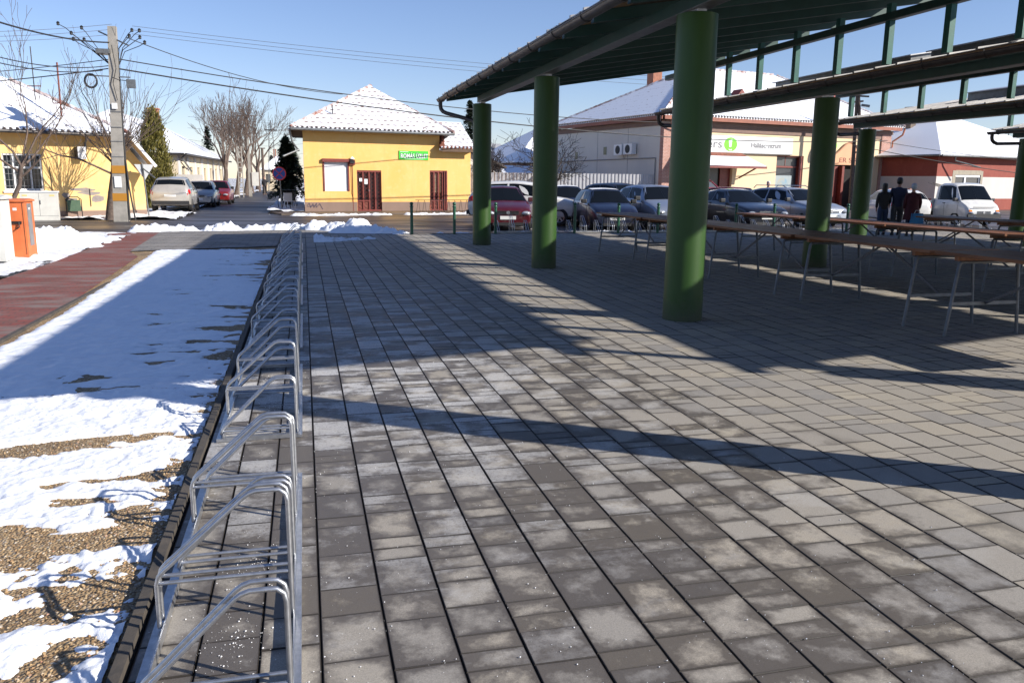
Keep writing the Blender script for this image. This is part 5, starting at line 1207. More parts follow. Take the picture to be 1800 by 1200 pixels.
wire('thin line over the roof of the red house', atd(1500, 240, 50), atd(2100, 300, 60), 0.4, 0.014)
# A-frame timber pole
ap = front(34.6, -2.5); D = math.hypot(*ap); a_ = thing('timber_pole', 'weathered A-frame timber utility pole before the big building portal', 'utility pole', (ap[0], ap[1], 0))
b1 = atd(1494, 372, D); b2 = atd(1518, 372, D); t1 = atd(1507, 162, D); t2 = atd(1509, 162, D)
for bq, tq in ((b1, t1), (b2, t2)):
    m = MB(); m.tube([(bq.x - ap[0], bq.y - ap[1], -.1), (tq.x - ap[0], tq.y - ap[1], tq.z)], [.14, .09], 10); m.build('leg', BARK, a_, 60)
p1 = atd(1491, 168, D); p2 = atd(1528, 170, D); c_ = Vector((ap[0], ap[1], 0))
for pa_, pb2_, w_ in ((p1, p2, .1), (atd(1496, 180, D), atd(1518, 178, D), .08), (atd(1499, 268, D), atd(1513, 268, D), .12)):
    m = MB(); m.bar(pa_ - c_, pb2_ - c_, w_, .1); m.build('crossarm', BARK, a_)
for px in (1491, 1499, 1517, 1527):
    p = atd(px, 165, D) - c_; m = MB(); m.lathe([(.03, 0), (.07, .05), (.05, .1), (.07, .15), (.02, .22)], tuple(p), 8); m.build('insulator', BLACK, a_)
p = atd(1514, 185, D) - c_; q = atd(1529, 187, D) - c_; m = MB(); m.bar(p, q, .25, .14); m.build('street_light', GUTG, a_)
m = MB(); p = atd(1515, 231, D) - c_; m.box(p.x - .15, p.x + .15, p.y - .1, p.y + .1, p.z - .15, p.z + .15); m.build('white_box', SIGNW, a_)
# side street poles
for k, (px, by, ty, wx, lb) in enumerate(((479, 342, 216, 0, 'lattice'), (464, 345, 262, 0, 'post'))):
    pass
pl = thing('lattice_pylon', 'lattice steel pylon rising far down the side street', 'pylon'); c_ = atd(479, 300, 108); pl.location = (c_.x, c_.y, 0)
zt = atd(479, 216, 108).z; m = MB()
for s in (-1, 1): m.tube([(s * .55, 0, 0), (s * .16, 0, zt)], .05, 5); m.tube([(s * .55, .6, 0), (s * .16, .3, zt)], .05, 5)
z = 0.5; f = 1
while z < zt - .5:
    u = z / zt; w0 = .55 - .39 * u; m.tube([(-w0 * f, 0, z), (w0 * f * .95, 0, z + .55)], .025, 4); z += .55; f = -f
m.build('lattice', GUTG, pl); m = MB(); za = atd(479, 229, 108).z; m.bar((-.75, 0, za), (.75, 0, za), .12, .15); m.bar((0, 0, za), (0, 0, zt + .3), .3, .1, (1, 0, 0)); m.build('crossarm', GUTD, pl)
tp_ = thing('telegraph_post', 'T-shaped timber post among the bare trees of the side street', 'utility pole'); c_ = atd(437, 300, 92); tp_.location = (c_.x, c_.y, 0); zt = atd(437, 204, 92).z
m = MB(); m.tube([(0, 0, -.1), (0, 0, zt)], [.15, .09], 8); m.build('post', BARK, tp_); m = MB(); m.bar((-.95, 0, zt), (.95, 0, zt), .1, .1); m.build('crossarm', BARK, tp_)
tp_ = thing('telegraph_post', 'plain dark post behind the walking person in the side street', 'utility pole'); c_ = atd(464, 330, 90); tp_.location = (c_.x, c_.y, 0); zt = atd(464, 260, 90).z
m = MB(); m.tube([(0, 0, -.1), (0, 0, zt)], [.16, .12], 8); m.build('post', BARK, tp_); m = MB(); m.box(-.3, .3, -.05, .05, zt - .1, zt); m.build('cap', BARK, tp_)
sp = thing('concrete_post', 'concrete post with a pale meter cabinet at the end of the tree row', 'utility pole'); c_ = atd(440, 330, 78); sp.location = (c_.x, c_.y, 0)
m = MB(); m.prism([(-.14, -.1), (.14, -.1), (.09, 5.0), (-.09, 5.0)], 'y', -.1, .1); m.build('post', CONC, sp); m = MB(); m.box(.2, .75, -.2, .2, .9, 2.1); m.build('cabinet', CABG, sp)
ld = thing('ladder_post', 'pale pierced concrete post like a ladder between the tree trunks', 'utility pole'); c_ = atd(424, 330, 74); ld.location = (c_.x, c_.y, 0)
m = MB()
for s in (-1, 1): m.box(s * .17 - .04, s * .17 + .04, -.06, .06, -.1, 4.2)
z = .3
while z < 4: m.box(-.13, .13, -.05, .05, z, z + .09); z += .42
m.build('frame', CONC, ld)

# signs
def disc(m, cx, cz, r, y0, y1, n=28): m.prism([(cx + r * math.cos(2 * PI * k / n), cz + r * math.sin(2 * PI * k / n)) for k in range(n)], 'y', y0, y1)
sx, sy = gnd(496, 371); ns = thing('no_stopping_sign', 'round blue and red no-stopping sign on a thin post by the yellow shop', 'road sign', (sx, sy, 0))
m = MB(); m.tube([(0, 0.03, -.05), (-.05, 0.03, 2.0)], .03, 8); m.build('post', GUTG, ns)
m = MB(); disc(m, -.06, 1.82, .33, -.012, .0); fc = m.build('sign_face', SIGNR, ns)
m = MB(); disc(m, -.06, 1.82, .275, -.018, -.0125); m.build('blue_field', SIGNB, fc)
m = MB()
for s in (-1, 1): m.bar((-.06 - .19, -.022, 1.82 - s * .19), (-.06 + .19, -.022, 1.82 + s * .19), .006, .035, up=(0, 0, 1))
m.build('red_cross', SIGNR, fc)
sx, sy = gnd(262, 379); ys = thing('yield_sign', 'triangular give-way sign seen from behind on a leaning grey post', 'road sign', (sx, sy, 0)); ys.rotation_euler = (0, 0, math.radians(20))
m = MB(); m.tube([(0, 0, -.05), (-.12, 0, 2.15)], .032, 8); m.build('post', GUTG, ys)
m = MB(); m.prism([(-.42, 2.1), (.34, 2.1), (-.05, 1.45)], 'y', .035, .05); m.build('sign_plate', simple('sign_back', (0.42, 0.43, 0.44), None, 5, 0.5, 0.3), ys)
m = MB(); m.bar((-.12, -.04, 1.95), (.28, -.35, 1.55), .03, .05); m.build('stay', GUTG, ys)

# cabinets
x0, y0 = gnd(43, 453)
oc = thing('utility_cabinet', 'orange painted cabinet with a grey strip and black lock', 'cabinet', (-5.66, 18.15, 0))
m = MB(); m.box(0.0, .29, -.0, .55, 0.0, 1.09); m.build('body', ORANGE, oc); m = MB(); m.prism([(-.03, 1.09), (.58, 1.09), (.58, 1.12), (.28, 1.15), (-.03, 1.12)], 'x', -.03, .32); m.build('lid', ORANGE, oc)
m = MB(); m.box(.291, .302, .14, .38, .22, 1.05); m.build('door_strip', GREYP, oc); m = MB(); m.box(.04, .22, -.03, -.0125, .66, .71); m.tube([(.17, -.02, .7), (.18, -.05, .6), (.13, -.05, .56)], .014, 6); m.build('lock', BLACK, oc)
m = MB(); m.box(.25, .256, -.006, -.001, .05, 1.07); m.build('door_gap', BLACK, oc)
m = MB(); m.box(.08, .15, -.004, -.001, .92, .97); m.box(.303, .306, .2, .28, .93, .97); m.build('sticker', SIGNW, oc)
gc = thing('utility_cabinet', 'tall pale grey cabinet at the left edge beside the orange one', 'cabinet', (-6.08, 17.35, 0))
m = MB(); m.box(-.75, .56, -.05, .45, 0, 1.16); m.build('body', CABG, gc); m = MB(); m.prism([(-.1, 1.16), (.5, 1.16), (.5, 1.2), (.2, 1.24), (-.1, 1.2)], 'x', -.8, .61); m.build('lid', CABG, gc)
m = MB(); m.box(.0, .008, -.055, -.051, .1, 1.1); m.tube([(.12, -.06, .55), (.12, -.06, .68)], .012, 6); m.tube([(-.3, -.06, .35), (0.0, -.06, .33), (.3, -.06, .42)], .006, 5); m.build('door_gap', GREYP, gc)
cx, cy = gnd(72, 385)
dc_ = thing('utility_cabinet', 'wide double-door grey cabinet with two yellow stickers by the ochre house', 'cabinet', (cx, cy, 0)); dc_.rotation_euler = (0, 0, math.radians(8))
m = MB(); m.box(-.62, .62, 0, .4, -.05, .98); m.build('body', CABG, dc_); m = MB(); m.box(-.65, .65, -.03, .43, .981, 1.03); m.build('lid', SNOW, dc_)
m = MB(); m.box(-.005, .005, -.004, -.001, .12, .96); m.box(-.62, .62, -.004, -.001, .11, .12); m.box(.03, .05, -.03, -.001, .55, .7); m.build('door_gap', GREYP, dc_)
m = MB(); m.box(-.55, -.38, -.004, -.001, .84, .9); m.box(.35, .52, -.004, -.001, .84, .9); m.build('sticker', simple('faded_yellow', (.62, .5, .2), None, 5, .5), dc_)
cx, cy = gnd(132, 381)
ab = thing('pavement_board', 'small green chalkboard A-sign standing before the ochre house', 'sign', (cx, cy, 0)); ab.rotation_euler = (0, 0, math.radians(12))
m = MB(); m.box(-.24, .24, -.02, .02, .22, .66); m.build('board', simple('chalk_green', (.05, .10, .06), (.08, .13, .08), 6, .6), ab)
m = MB(); m.tube([(-.27, 0, -.02), (-.27, 0, .68), (-.15, 0, .78), (.15, 0, .78), (.27, 0, .68), (.27, 0, -.02)], .018, 6); m.tube([(-.27, .35, -.02), (-.2, 0, .7)], .015, 6); m.tube([(.27, .35, -.02), (.2, 0, .7)], .015, 6); m.build('frame', BLACK, ab)
# bicycles leaning at the shop corner
def bicycle(x, y, rz, label):
    t = thing('bicycle', label, 'bicycle', (x, y, 0), rz, 'bicycles at the shop corner')
    for cx in (-.52, .52):
        m = MB(); m.tube([(cx + .33 * math.cos(k * PI / 10), 0, .34 + .33 * math.sin(k * PI / 10)) for k in range(21)], .018, 6)
        for k in range(9): m.tube([(cx, 0, .34), (cx + .33 * math.cos(k * PI * 2 / 9), 0, .34 + .33 * math.sin(k * PI * 2 / 9))], .003, 3)
        m.build('wheel', BLACK, t)
    m = MB()
    for a, b in (((-.52, .34), (-.12, .32)), ((-.52, .34), (-.2, .8)), ((-.12, .32), (-.22, .85)), ((-.12, .32), (.36, .78)), ((-.2, .78), (.34, .85)), ((.52, .34), (.34, .98))): m.tube([(a[0], 0, a[1]), (b[0], 0, b[1])], .017, 6)
    m.build('frame', simple('bicycle_paint', (.03, .03, .04), None, 5, .4), t)
    m = MB(); m.tube([(.25, -.28, 1.0), (.34, -.1, 1.0), (.34, .1, 1.0), (.25, .28, 1.0)], .013, 6); m.build('handlebar', GUTG, t)
    m = MB(); m.box(-.33, -.1, -.07, .07, .87, .92); m.build('saddle', BLACK, t)
bicycle(-1.0, 44.6, math.radians(70), 'dark bicycle parked nearest the no-stopping sign'); bicycle(-.55, 45.2, math.radians(78), 'dark bicycle parked against the shop side wall')
t = thing('garden_chair', 'white plastic chair standing among the bicycles', 'chair', (-.72, 44.0, 0)); t.rotation_euler = (0, 0, .4)
m = MB(); m.box(-.22, .22, -.22, .22, .42, .46); m.build('seat', SIGNW, t); m = MB(); m.box(-.22, .22, .2, .24, .46, .86); m.build('backrest', SIGNW, t)
for sx in (-1, 1):
    for sy in (-1, 1): m = MB(); m.tube([(sx * .19, sy * .19, .42), (sx * .22, sy * .22, 0)], .018, 6); m.build('leg', SIGNW, t)
# ================================================================== CARS
TYRE = simple('tyre', (0.018, 0.018, 0.019), None, 5, 0.75); RIM = simple('alloy_rim', (0.42, 0.43, 0.45), (0.3, 0.3, 0.32), 8, 0.3, 0.8)
PLATEM = simple('number_plate', (0.68, 0.68, 0.66), None, 5, 0.5)
# stations along the length: x, underside, belt, top, half width, half width at top
PROF = {
 'hatch': (4.05, [(-2.02, .42, .74, .76, .62, .56), (-1.98, .30, .84, .90, .74, .62), (-1.86, .24, .92, 1.02, .81, .64), (-1.55, .20, .95, 1.34, .84, .58), (-1.2, .18, .95, 1.42, .85, .57), (-.3, .18, .94, 1.46, .86, .58), (.35, .18, .92, 1.42, .86, .56), (1.02, .18, .90, .96, .86, .66), (1.45, .20, .84, .89, .85, .62), (1.80, .22, .74, .79, .80, .58), (1.97, .26, .62, .66, .70, .50), (2.03, .34, .50, .54, .58, .44)]),
 'estate': (4.65, [(-2.32, .42, .76, .78, .64, .58), (-2.28, .30, .88, .95, .76, .66), (-2.15, .24, .95, 1.15, .82, .64), (-1.85, .20, .97, 1.40, .85, .60), (-1.3, .18, .97, 1.47, .87, .60), (-.3, .18, .95, 1.50, .88, .60), (.35, .18, .93, 1.44, .88, .57), (1.15, .18, .92, .98, .88, .68), (1.65, .20, .86, .91, .87, .64), (2.1, .22, .76, .81, .82, .60), (2.28, .26, .64, .68, .72, .52), (2.34, .34, .50, .54, .60, .46)]),
 'saloon': (4.8, [(-2.4, .42, .80, .82, .62, .58), (-2.35, .30, .96, 1.0, .76, .66), (-2.1, .24, .98, 1.04, .84, .66), (-1.65, .20, .98, 1.06, .87, .66), (-1.05, .18, .96, 1.36, .89, .58), (-.3, .18, .94, 1.43, .90, .59), (.25, .18, .92, 1.38, .90, .57), (1.05, .18, .90, .95, .90, .70), (1.65, .20, .84, .89, .89, .66), (2.1, .22, .76, .80, .84, .62), (2.33, .26, .64, .68, .74, .54), (2.42, .34, .50, .54, .62, .48)]),
 'suv': (4.4, [(-2.2, .50, .86, .88, .68, .62), (-2.15, .36, 1.0, 1.06, .82, .68), (-2.02, .32, 1.06, 1.24, .88, .68), (-1.75, .30, 1.08, 1.56, .90, .62), (-1.2, .28, 1.08, 1.64, .91, .62), (-.3, .28, 1.06, 1.67, .91, .62), (.35, .28, 1.04, 1.60, .91, .60), (1.05, .28, 1.04, 1.10, .91, .72), (1.55, .30, .98, 1.03, .90, .68), (1.95, .32, .88, .92, .85, .62), (2.13, .36, .74, .78, .75, .54), (2.2, .44, .58, .62, .64, .5)]),
 'pickup': (4.9, [(.15, .35, 1.02, 1.06, .84, .74), (.2, .30, 1.04, 1.80, .86, .70), (.5, .28, 1.04, 1.93, .90, .72), (1.2, .28, 1.04, 1.94, .91, .72), (1.45, .28, 1.04, 1.88, .91, .70), (2.0, .28, 1.06, 1.14, .91, .80), (2.3, .30, .92, .97, .88, .76), (2.45, .32, .78, .82, .84, .72), (2.5, .38, .6, .64, .80, .68)]),
}
def car(kind, label, x, y, rz, mat, plate=None, rails=False, scale=1.0, tailgate_open=False, group='cars parked along the square', name='parked_car', snow_roof=False):
    L, S = PROF[kind]
    if kind != 'pickup':
        S = list(S); a = S[-2]; S[-2] = (a[0], a[1], a[2] + .05, a[3] + .05, a[4] * 1.10, a[5] * 1.15); a = S[-1]; S[-1] = (a[0], a[1] - .06, a[2] + .10, a[3] + .10, a[4] * 1.22, a[5] * 1.3)
    t = thing(name, label, 'car', (x, y, -0.05), rz, group)
    t.scale = (scale,) * 3
    def ring(st):
        X, zb, zt_, zr, hw, hr = st; zm = zb + (zt_ - zb) * .55; gap = zr - zt_
        hr2 = hw * .93 + (hr - hw * .93) * min(1, gap / 0.25) if gap < .25 else hr
        c = min(.06, gap * .5)
        return [(0, zb), (hw * .85, zb), (hw * .96, zb + .07), (hw, zm), (hw * .985, zt_ - .06), (hw * .95, zt_), (hr2 + .015, zr - c), (hr2 * .86, zr - c * .15), (0, zr + .012)]
    def P(X, r):
        for i in range(len(S) - 1):
            if S[i][0] <= X <= S[i + 1][0] or i == len(S) - 2: break
        u = (X - S[i][0]) / (S[i + 1][0] - S[i][0]); a, b = ring(S[i]), ring(S[i + 1])
        j = min(int(r), 7); v = r - j
        y0 = a[j][0] * (1 - v) + a[j + 1][0] * v; z0 = a[j][1] * (1 - v) + a[j + 1][1] * v; y1 = b[j][0] * (1 - v) + b[j + 1][0] * v; z1 = b[j][1] * (1 - v) + b[j + 1][1] * v
        return Vector((X, y0 * (1 - u) + y1 * u, z0 * (1 - u) + z1 * u))
    m = MB(); n = 16
    for st in S:
        R = ring(st); full = R + [(-y_, z_) for y_, z_ in R[-2:0:-1]]
        m.v += [(st[0], y_, z_) for y_, z_ in full]
    for i in range(len(S) - 1):
        for k in range(n): m.f.append((i * n + k, i * n + (k + 1) % n, (i + 1) * n + (k + 1) % n, (i + 1) * n + k))
    m.f.append(tuple(range(n))[::-1]); m.f.append(tuple((len(S) - 1) * n + k for k in range(n)))
    body = m.build('body', mat, t, 38)
    R_ = .31 if kind != 'suv' else .35
    wx = (L / 2 - .80, -L / 2 + .82) if kind != 'pickup' else (1.72, -1.35)
    hwm = max(s[4] for s in S)
    # wheel arches cut out of the body
    cm = MB()
    for X in wx:
        if X < S[0][0]: continue
        for s in (-1, 1): cm.tube([(X, s * (hwm - .28), R_), (X, s * (hwm + .1), R_)], R_ + .055, 24)
    cut = cm.build('cutter', PLAST)
    bo_ = body.modifiers.new('b', 'BOOLEAN'); bo_.object = cut; bo_.operation = 'DIFFERENCE'; bo_.solver = 'EXACT'
    dg = bpy.context.evaluated_depsgraph_get(); me = bpy.data.meshes.new_from_object(body.evaluated_get(dg)); body.modifiers.clear(); body.data = me
    me.set_sharp_from_angle(angle=math.radians(38)); bpy.data.objects.remove(cut)
    for X in wx:
        for s in (-1, 1):
            yc = s * (hwm - .115)
            m = MB(); pr = [(R_ * .62, -.1), (R_ * .95, -.1), (R_, -.06), (R_, .06), (R_ * .95, .1), (R_ * .62, .1)]; k0 = 24
            V = [(X + r * math.cos(2 * PI * k / k0), yc + h, R_ + r * math.sin(2 * PI * k / k0)) for r, h in pr for k in range(k0)]
            F = [(i * k0 + k, i * k0 + (k + 1) % k0, (i + 1) * k0 + (k + 1) % k0, (i + 1) * k0 + k) for i in range(5) for k in range(k0)]
            m.add(V, F); wh = m.build('wheel', TYRE, t, 40)
            m = MB(); m.tube([(X, yc + s * .02, R_), (X, yc + s * .05, R_)], R_ * .24, 12)
            for k in range(7):
                a = 2 * PI * k / 7; m.bar((X + R_ * .2 * math.cos(a), yc + s * .05, R_ + R_ * .2 * math.sin(a)), (X + R_ * .62 * math.cos(a), yc + s * .06, R_ + R_ * .62 * math.sin(a)), .05, .02, up=(0, 1, 0))
            m.tube([(X + R_ * .61 * math.cos(2 * PI * k / k0), yc + s * .065, R_ + R_ * .61 * math.sin(2 * PI * k / k0)) for k in range(k0 + 1)], .014, 5); m.build('rim', RIM, wh, 40)
            m = MB(); m.tube([(X, yc - .02 * s, R_), (X, yc + .005 * s, R_)], R_ * .6, 20); m.build('brake_disc', PLAST, wh)
    def patch(x0, x1, r0, r1, side=1, off=.006, nx=5, nr=4, xb0=None, xb1=None):
        V = []; F = []
        for i in range(nx + 1):
            for j in range(nr + 1):
                v = j / nr; xa = x0 + ((xb0 if xb0 is not None else x0) - x0) * v; xc = x1 + ((xb1 if xb1 is not None else x1) - x1) * v
                X = xa + (xc - xa) * i / nx; r = r0 + (r1 - r0) * v
                p = P(X, r); e = .02; tx = P(X + e, r) - P(X - e, r); tr = P(X, min(7.999, r + e)) - P(X, r - e)
                nrm = tx.cross(tr).normalized()
                if nrm.dot(p - Vector((X * 0.8, 0, .55))) < 0: nrm = -nrm
                p = p + nrm * off; V.append((p.x, p.y * side, p.z))
        for i in range(nx):
            for j in range(nr): a = i * (nr + 1) + j; F.append((a, a + 1, a + nr + 2, a + nr + 1))
        return V, F
    # glasshouse: find cowl and roof-front stations
    gs = [s for s in S if s[3] - s[2] > .3]; xf = gs[-1][0]; xr_ = gs[0][0]; xcowl = S[S.index(gs[-1]) + 1][0]; xdeck = S[S.index(gs[0]) - 1][0]
    m = MB(); V, F = patch(xf + .05, xcowl - .03, 6.25, 7.999, 1, nx=6); m.add(V, F); V, F = patch(xf + .05, xcowl - .03, 6.25, 7.999, -1, nx=6); m.add(V, F); m.build('windscreen', CGLASS, t, 60, )
    if not tailgate_open and kind != 'pickup':
        m = MB()
        for s in (1, -1): V, F = patch(xdeck + .05, xr_ - .03, 6.3, 7.999, s, nx=4); m.add(V, F)
        m.build('rear_window', CGLASS, t, 60)
    for s in (1, -1):
        if kind == 'pickup': segs = [(.42, xf + .25, None, xf + .02)]
        else:
            mid = (xf + xr_) / 2 + .12; segs = [(mid + .03, xcowl - .30, None, xf + .02), (xr_ + .12, mid - .05, xr_ + .25, None)]
            if kind in ('estate', 'suv'): segs = [(mid + .03, xcowl - .30, None, xf + .02), (mid - .95, mid - .05, None, None), (xdeck + .28, mid - 1.02, xr_ + .1, None)]
        for (a, b, ta, tb_) in segs:
            m = MB(); V, F = patch(a, b, 5.14, 5.93, s, xb0=ta, xb1=tb_); m.add(V, F); m.build('side_window', CGLASS, t, 60)
        m = MB(); p = P(xcowl - .25, 5.1); m.box(p.x - .06, p.x + .08, s * (p.y + .02) if s > 0 else -p.y - .22, s * (p.y + .22) if s > 0 else -p.y - .02, p.z + .02, p.z + .17); mi = m.build('mirror', PLAST if mat is not RED_CAR else mat, t)
        bv = mi.modifiers.new('bevel', 'BEVEL'); bv.width = .03; bv.segments = 2
        m = MB()
        for hx in ((xf + xr_) / 2 + .02, (xf + xr_) / 2 - .95):
            p = P(hx, 4.3); m.box(hx, hx + .16, s * p.y - .02, s * p.y + .02, p.z - .01, p.z + .025)
        m.build('door_handle', PLAST, t)
        m = MB(); xm = (xf + xr_) / 2 + .14
        for xx in (xm, xm - 1.02, xcowl - .12):
            if xx < S[0][0] + .2: continue
            pts = [P(xx, r) for r in (2.2, 3, 4, 5.0)]
            m.tube([(q.x, q.y * s * 1.002, q.z) for q in pts], .006, 4)
        m.build('door_seam', PLAST, t)
        # lamps
        xa = S[-1][0]; m = MB(); V, F = patch(xa - .34, xa - .055, 4.1, 6.3, s, off=.012, nx=5, nr=4, xb0=xa - .30, xb1=xa - .12); m.add(V, F); m = MB(); cx_, cy_, cz_ = xa - (.055 if kind != 'pickup' else .03), s * S[-1][4] * .84, S[-1][2] + .0
        for i_ in range(7):
            th_ = PI * (i_ + .5) / 7
        nn = 14; V = []; F = []
        for i_ in range(8):
            th_ = PI * (i_ + .25) / 7.5
            for k_ in range(nn):
                ph_ = 2 * PI * k_ / nn; V.append((cx_ + .13 * math.cos(th_), cy_ + .165 * math.sin(th_) * math.cos(ph_), cz_ + .075 * math.sin(th_) * math.sin(ph_)))
        for i_ in range(7):
            for k_ in range(nn): F.append((i_ * nn + k_, i_ * nn + (k_ + 1) % nn, (i_ + 1) * nn + (k_ + 1) % nn, (i_ + 1) * nn + k_))
        m.add(V, F); hl = m.build('headlight', LAMPW, t, 60)
        if kind == 'pickup':
            m = MB(); m.box(xa - .02, xa + .012, min(s * .62, s * .78), max(s * .62, s * .78), .60, .74); m.build('indicator', LAMPO, hl)
        if kind != 'pickup':
            xz = S[0][0]; m = MB(); V, F = patch(xz + .03, xz + .30, 3.6, 5.2 if kind != 'estate' else 6.1, s, off=.009); m.add(V, F); m.build('tail_light', LAMPR, t, 60)
    # front: grille, bumper intake, plate, badge
    xa = S[-1][0]; hw = S[-1][4]; g = MB()
    for k in range(4): g.box(xa - .03, xa + .012, -.36, .36, .555 + k * .034, .575 + k * .034)
    gr = g.build('grille', CHROME if kind == 'saloon' else PLAST, t)
    m = MB(); disc_pts = [(.06 * math.cos(k * PI / 8), .06 * math.sin(k * PI / 8)) for k in range(16)]; m.add([(xa + .016, a, .62 + b) for a, b in disc_pts], [tuple(range(16))]); m.build('badge', CHROME, gr)
    m = MB(); m.box(xa - .05, xa + .01, -.5, .5, .26 + (S[-1][1] - .34), .36 + (S[-1][1] - .34)); m.build('air_intake', PLAST, t)
    m = MB(); m.box(xa + .012, xa + .022, -.26, .26, .40, .51); pl_ = m.build('number_plate', PLATEM, t)
    if plate: text('lettering', plate, .11, BLACK, pl_, (xa + .024, -.22, .418), rot=(PI / 2, 0, PI / 2), width=.44, bold=.003, depth=.001)
    if kind != 'pickup':
        xz = S[0][0]; m = MB(); m.box(xz - .012, xz + .03, -.26, .26, .60 if kind != 'suv' else .74, .71 if kind != 'suv' else .85); m.build('number_plate', PLATEM, t)
        m = MB(); m.box(xz - .03, xz + .25, -hw * 1.05, hw * 1.05, S[0][1] - .12, S[0][1] + .05); m.build('bumper', PLAST, t)
    if rails:
        for s in (-1, 1):
            m = MB(); zz = max(q[3] for q in S) + .07; m.tube([(xr_ + .1, s * .56, zz - .12), (xr_ + .25, s * .56, zz), (xf - .25, s * .56, zz), (xf - .02, s * .56, zz - .1)], .018, 6); m.build('roof_rail', CHROME, t, 60)
    if snow_roof:
        m = MB()
        for s in (1, -1): V, F = patch(xr_ + .1, xf - .1, 6.9, 7.999, s, off=.02, nx=8); m.add(V, F)
        m.build('roof_snow', SNOW, t)
    if tailgate_open:
        hx, hz = xr_ - .02, gs[0][3]
        m = MB(); fr = [(-.62, 0), (-.70, .55), (-.62, .98), (.62, .98), (.70, .55), (.62, 0)]
        def Q(yy, u, o=0): return (hx - u * .80, yy, hz + .05 + u * .52 + o)
        for a, b in zip(fr, fr[1:] + fr[:1]): m.bar(Q(*a), Q(*b), .09, .07)
        m.add([Q(-.68, .62, .03), Q(.68, .62, .03), Q(.62, 1.0, .03), Q(-.62, 1.0, .03)], [(0, 1, 2, 3)]); tg = m.build('tailgate', mat, t)
        m = MB(); m.quad(Q(-.58, .05), Q(.58, .05), Q(.64, .58), Q(-.64, .58)); m.build('tailgate_glass', CURT, tg)
        m = MB(); m.box(xdeck + .05, xr_ - .02, -.6, .6, .6, 1.2); m.build('boot_opening', DARKIN, t)
    return t
RED_CAR = paint('maroon_car_paint', (0.085, 0.006, 0.012))
SILV = paint('silver_car_paint', (0.42, 0.42, 0.42), 0.6); WHT = paint('white_car_paint', (0.66, 0.65, 0.62), 0.0); DBL = paint('dark_blue_car_paint', (0.012, 0.016, 0.04), .4)
BLU = paint('pale_blue_car_paint', (0.27, 0.31, 0.39), .5); BLK = paint('black_car_paint', (0.008, 0.010, 0.018), .3); SBL = paint('silver_blue_car_paint', (0.36, 0.39, 0.44), .5)
GOLD = paint('beige_silver_paint', (0.50, 0.47, 0.42), .4); SCAR = paint('red_car_paint', (0.20, 0.010, 0.010), .2)
F = -PI / 2
car('hatch', 'maroon hatchback facing the square between the first two green columns', 6.72, 28.15, F - .13, RED_CAR, scale=1.0)
car('suv', 'cream white car seen side-on behind the second green column', 8.3, 30.7, math.radians(-24), WHT, scale=.98)
car('hatch', 'dark blue hatchback with plate HEN, right of the second column', 10.35, 27.75, F - .10, DBL, plate='HEN-682', snow_roof=True, scale=.96)
car('hatch', 'blue car mostly hidden behind the dark blue hatchback', 10.8, 33.6, F - .1, DBL, snow_roof=True)
car('suv', 'dark estate in the second row behind the dark blue hatchback', 12.9, 32.6, F + .25, BLK, scale=.96)
car('hatch', 'pale silver blue small car left of the third green column', 12.55, 28.4, F, BLU, scale=1.06)
car('saloon', 'black saloon with chrome grille right of the third column', 15.9, 28.4, F, BLK)
car('hatch', 'red hatchback with its tailgate raised, behind the black saloon', 20.6, 36.5, F + .5, SCAR, tailgate_open=True)
car('estate', 'silver blue estate with roof rails behind the fourth column', 19.3, 29.9, F + .12, SBL, rails=True)
car('hatch', 'white hatchback seen from behind beside the woman in the maroon coat', 24.9, 30.9, PI / 2 - .25, WHT)
gs_ = 'cars parked along the side street'
car('suv', 'silver off-roader seen from behind, parked behind the give-way sign', -6.12, 43.6, PI / 2 + .02, GOLD, group=gs_, scale=1.0)
car('hatch', 'silver hatchback facing the camera behind the silver off-roader', -5.75, 51.0, F, SILV, group=gs_)
car('hatch', 'small red car, third in the side street row', -5.35, 56.5, F, SCAR, group=gs_)
pk = car('pickup', 'white drop-side pickup truck at the right, before the red house', 27.3, 30.4, F - .06, WHT, plate='LUI-924', name='pickup_truck', scale=.90)
m = MB(); m.box(-2.45, .10, -.92, .92, .62, .70); bd = m.build('load_bed', simple('bed_grey', (.35, .36, .37), None, 5, .5), pk)
for nm, bx_ in (('side_board', (-2.45, .10, -.95, -.92)), ('side_board', (-2.45, .10, .92, .95)), ('tail_board', (-2.48, -2.45, -.95, .95)), ('head_board', (.07, .10, -.90, .90))):
    m = MB(); m.box(*bx_, .66, 1.06 if nm != 'head_board' else 1.2)
    m.build(nm, WHT if nm != 'tail_board' else SIGNW, bd)
m = MB(); m.box(-2.3, .2, -.35, .35, .38, .60); m.build('chassis', PLAST, pk); m = MB(); m.box(2.50, 2.53, -.6, .6, .84, .87); m.box(2.48, 2.56, -.86, .86, .36, .55); m.build('bumper', PLAST, pk)

# ================================================================== PEOPLE
def skin(name, joints, edges, mat, parent=None, sub=2):
    "joints: dict name->(x,y,z,r); one continuous skinned surface"
    keys = list(joints); me = bpy.data.meshes.new(name); me.from_pydata([joints[k][:3] for k in keys], [(keys.index(a), keys.index(b)) for a, b in edges], [])
    o = bpy.data.objects.new(name, me); COL.objects.link(o)
    md = o.modifiers.new('s', 'SKIN'); md.use_smooth_shade = True
    for i, k in enumerate(keys):
        sv = me.skin_vertices[0].data[i]; r = joints[k][3]; sv.radius = r if isinstance(r, tuple) else (r, r)
    me.skin_vertices[0].data[0].use_root = True
    if sub: o.modifiers.new('u', 'SUBSURF').levels = sub
    dg = bpy.context.evaluated_depsgraph_get(); m2 = bpy.data.meshes.new_from_object(o.evaluated_get(dg)); o.modifiers.clear(); o.data = m2; m2.materials.clear(); m2.materials.append(mat)
    for p in m2.polygons: p.use_smooth = True
    if parent: o.parent = parent
    return o
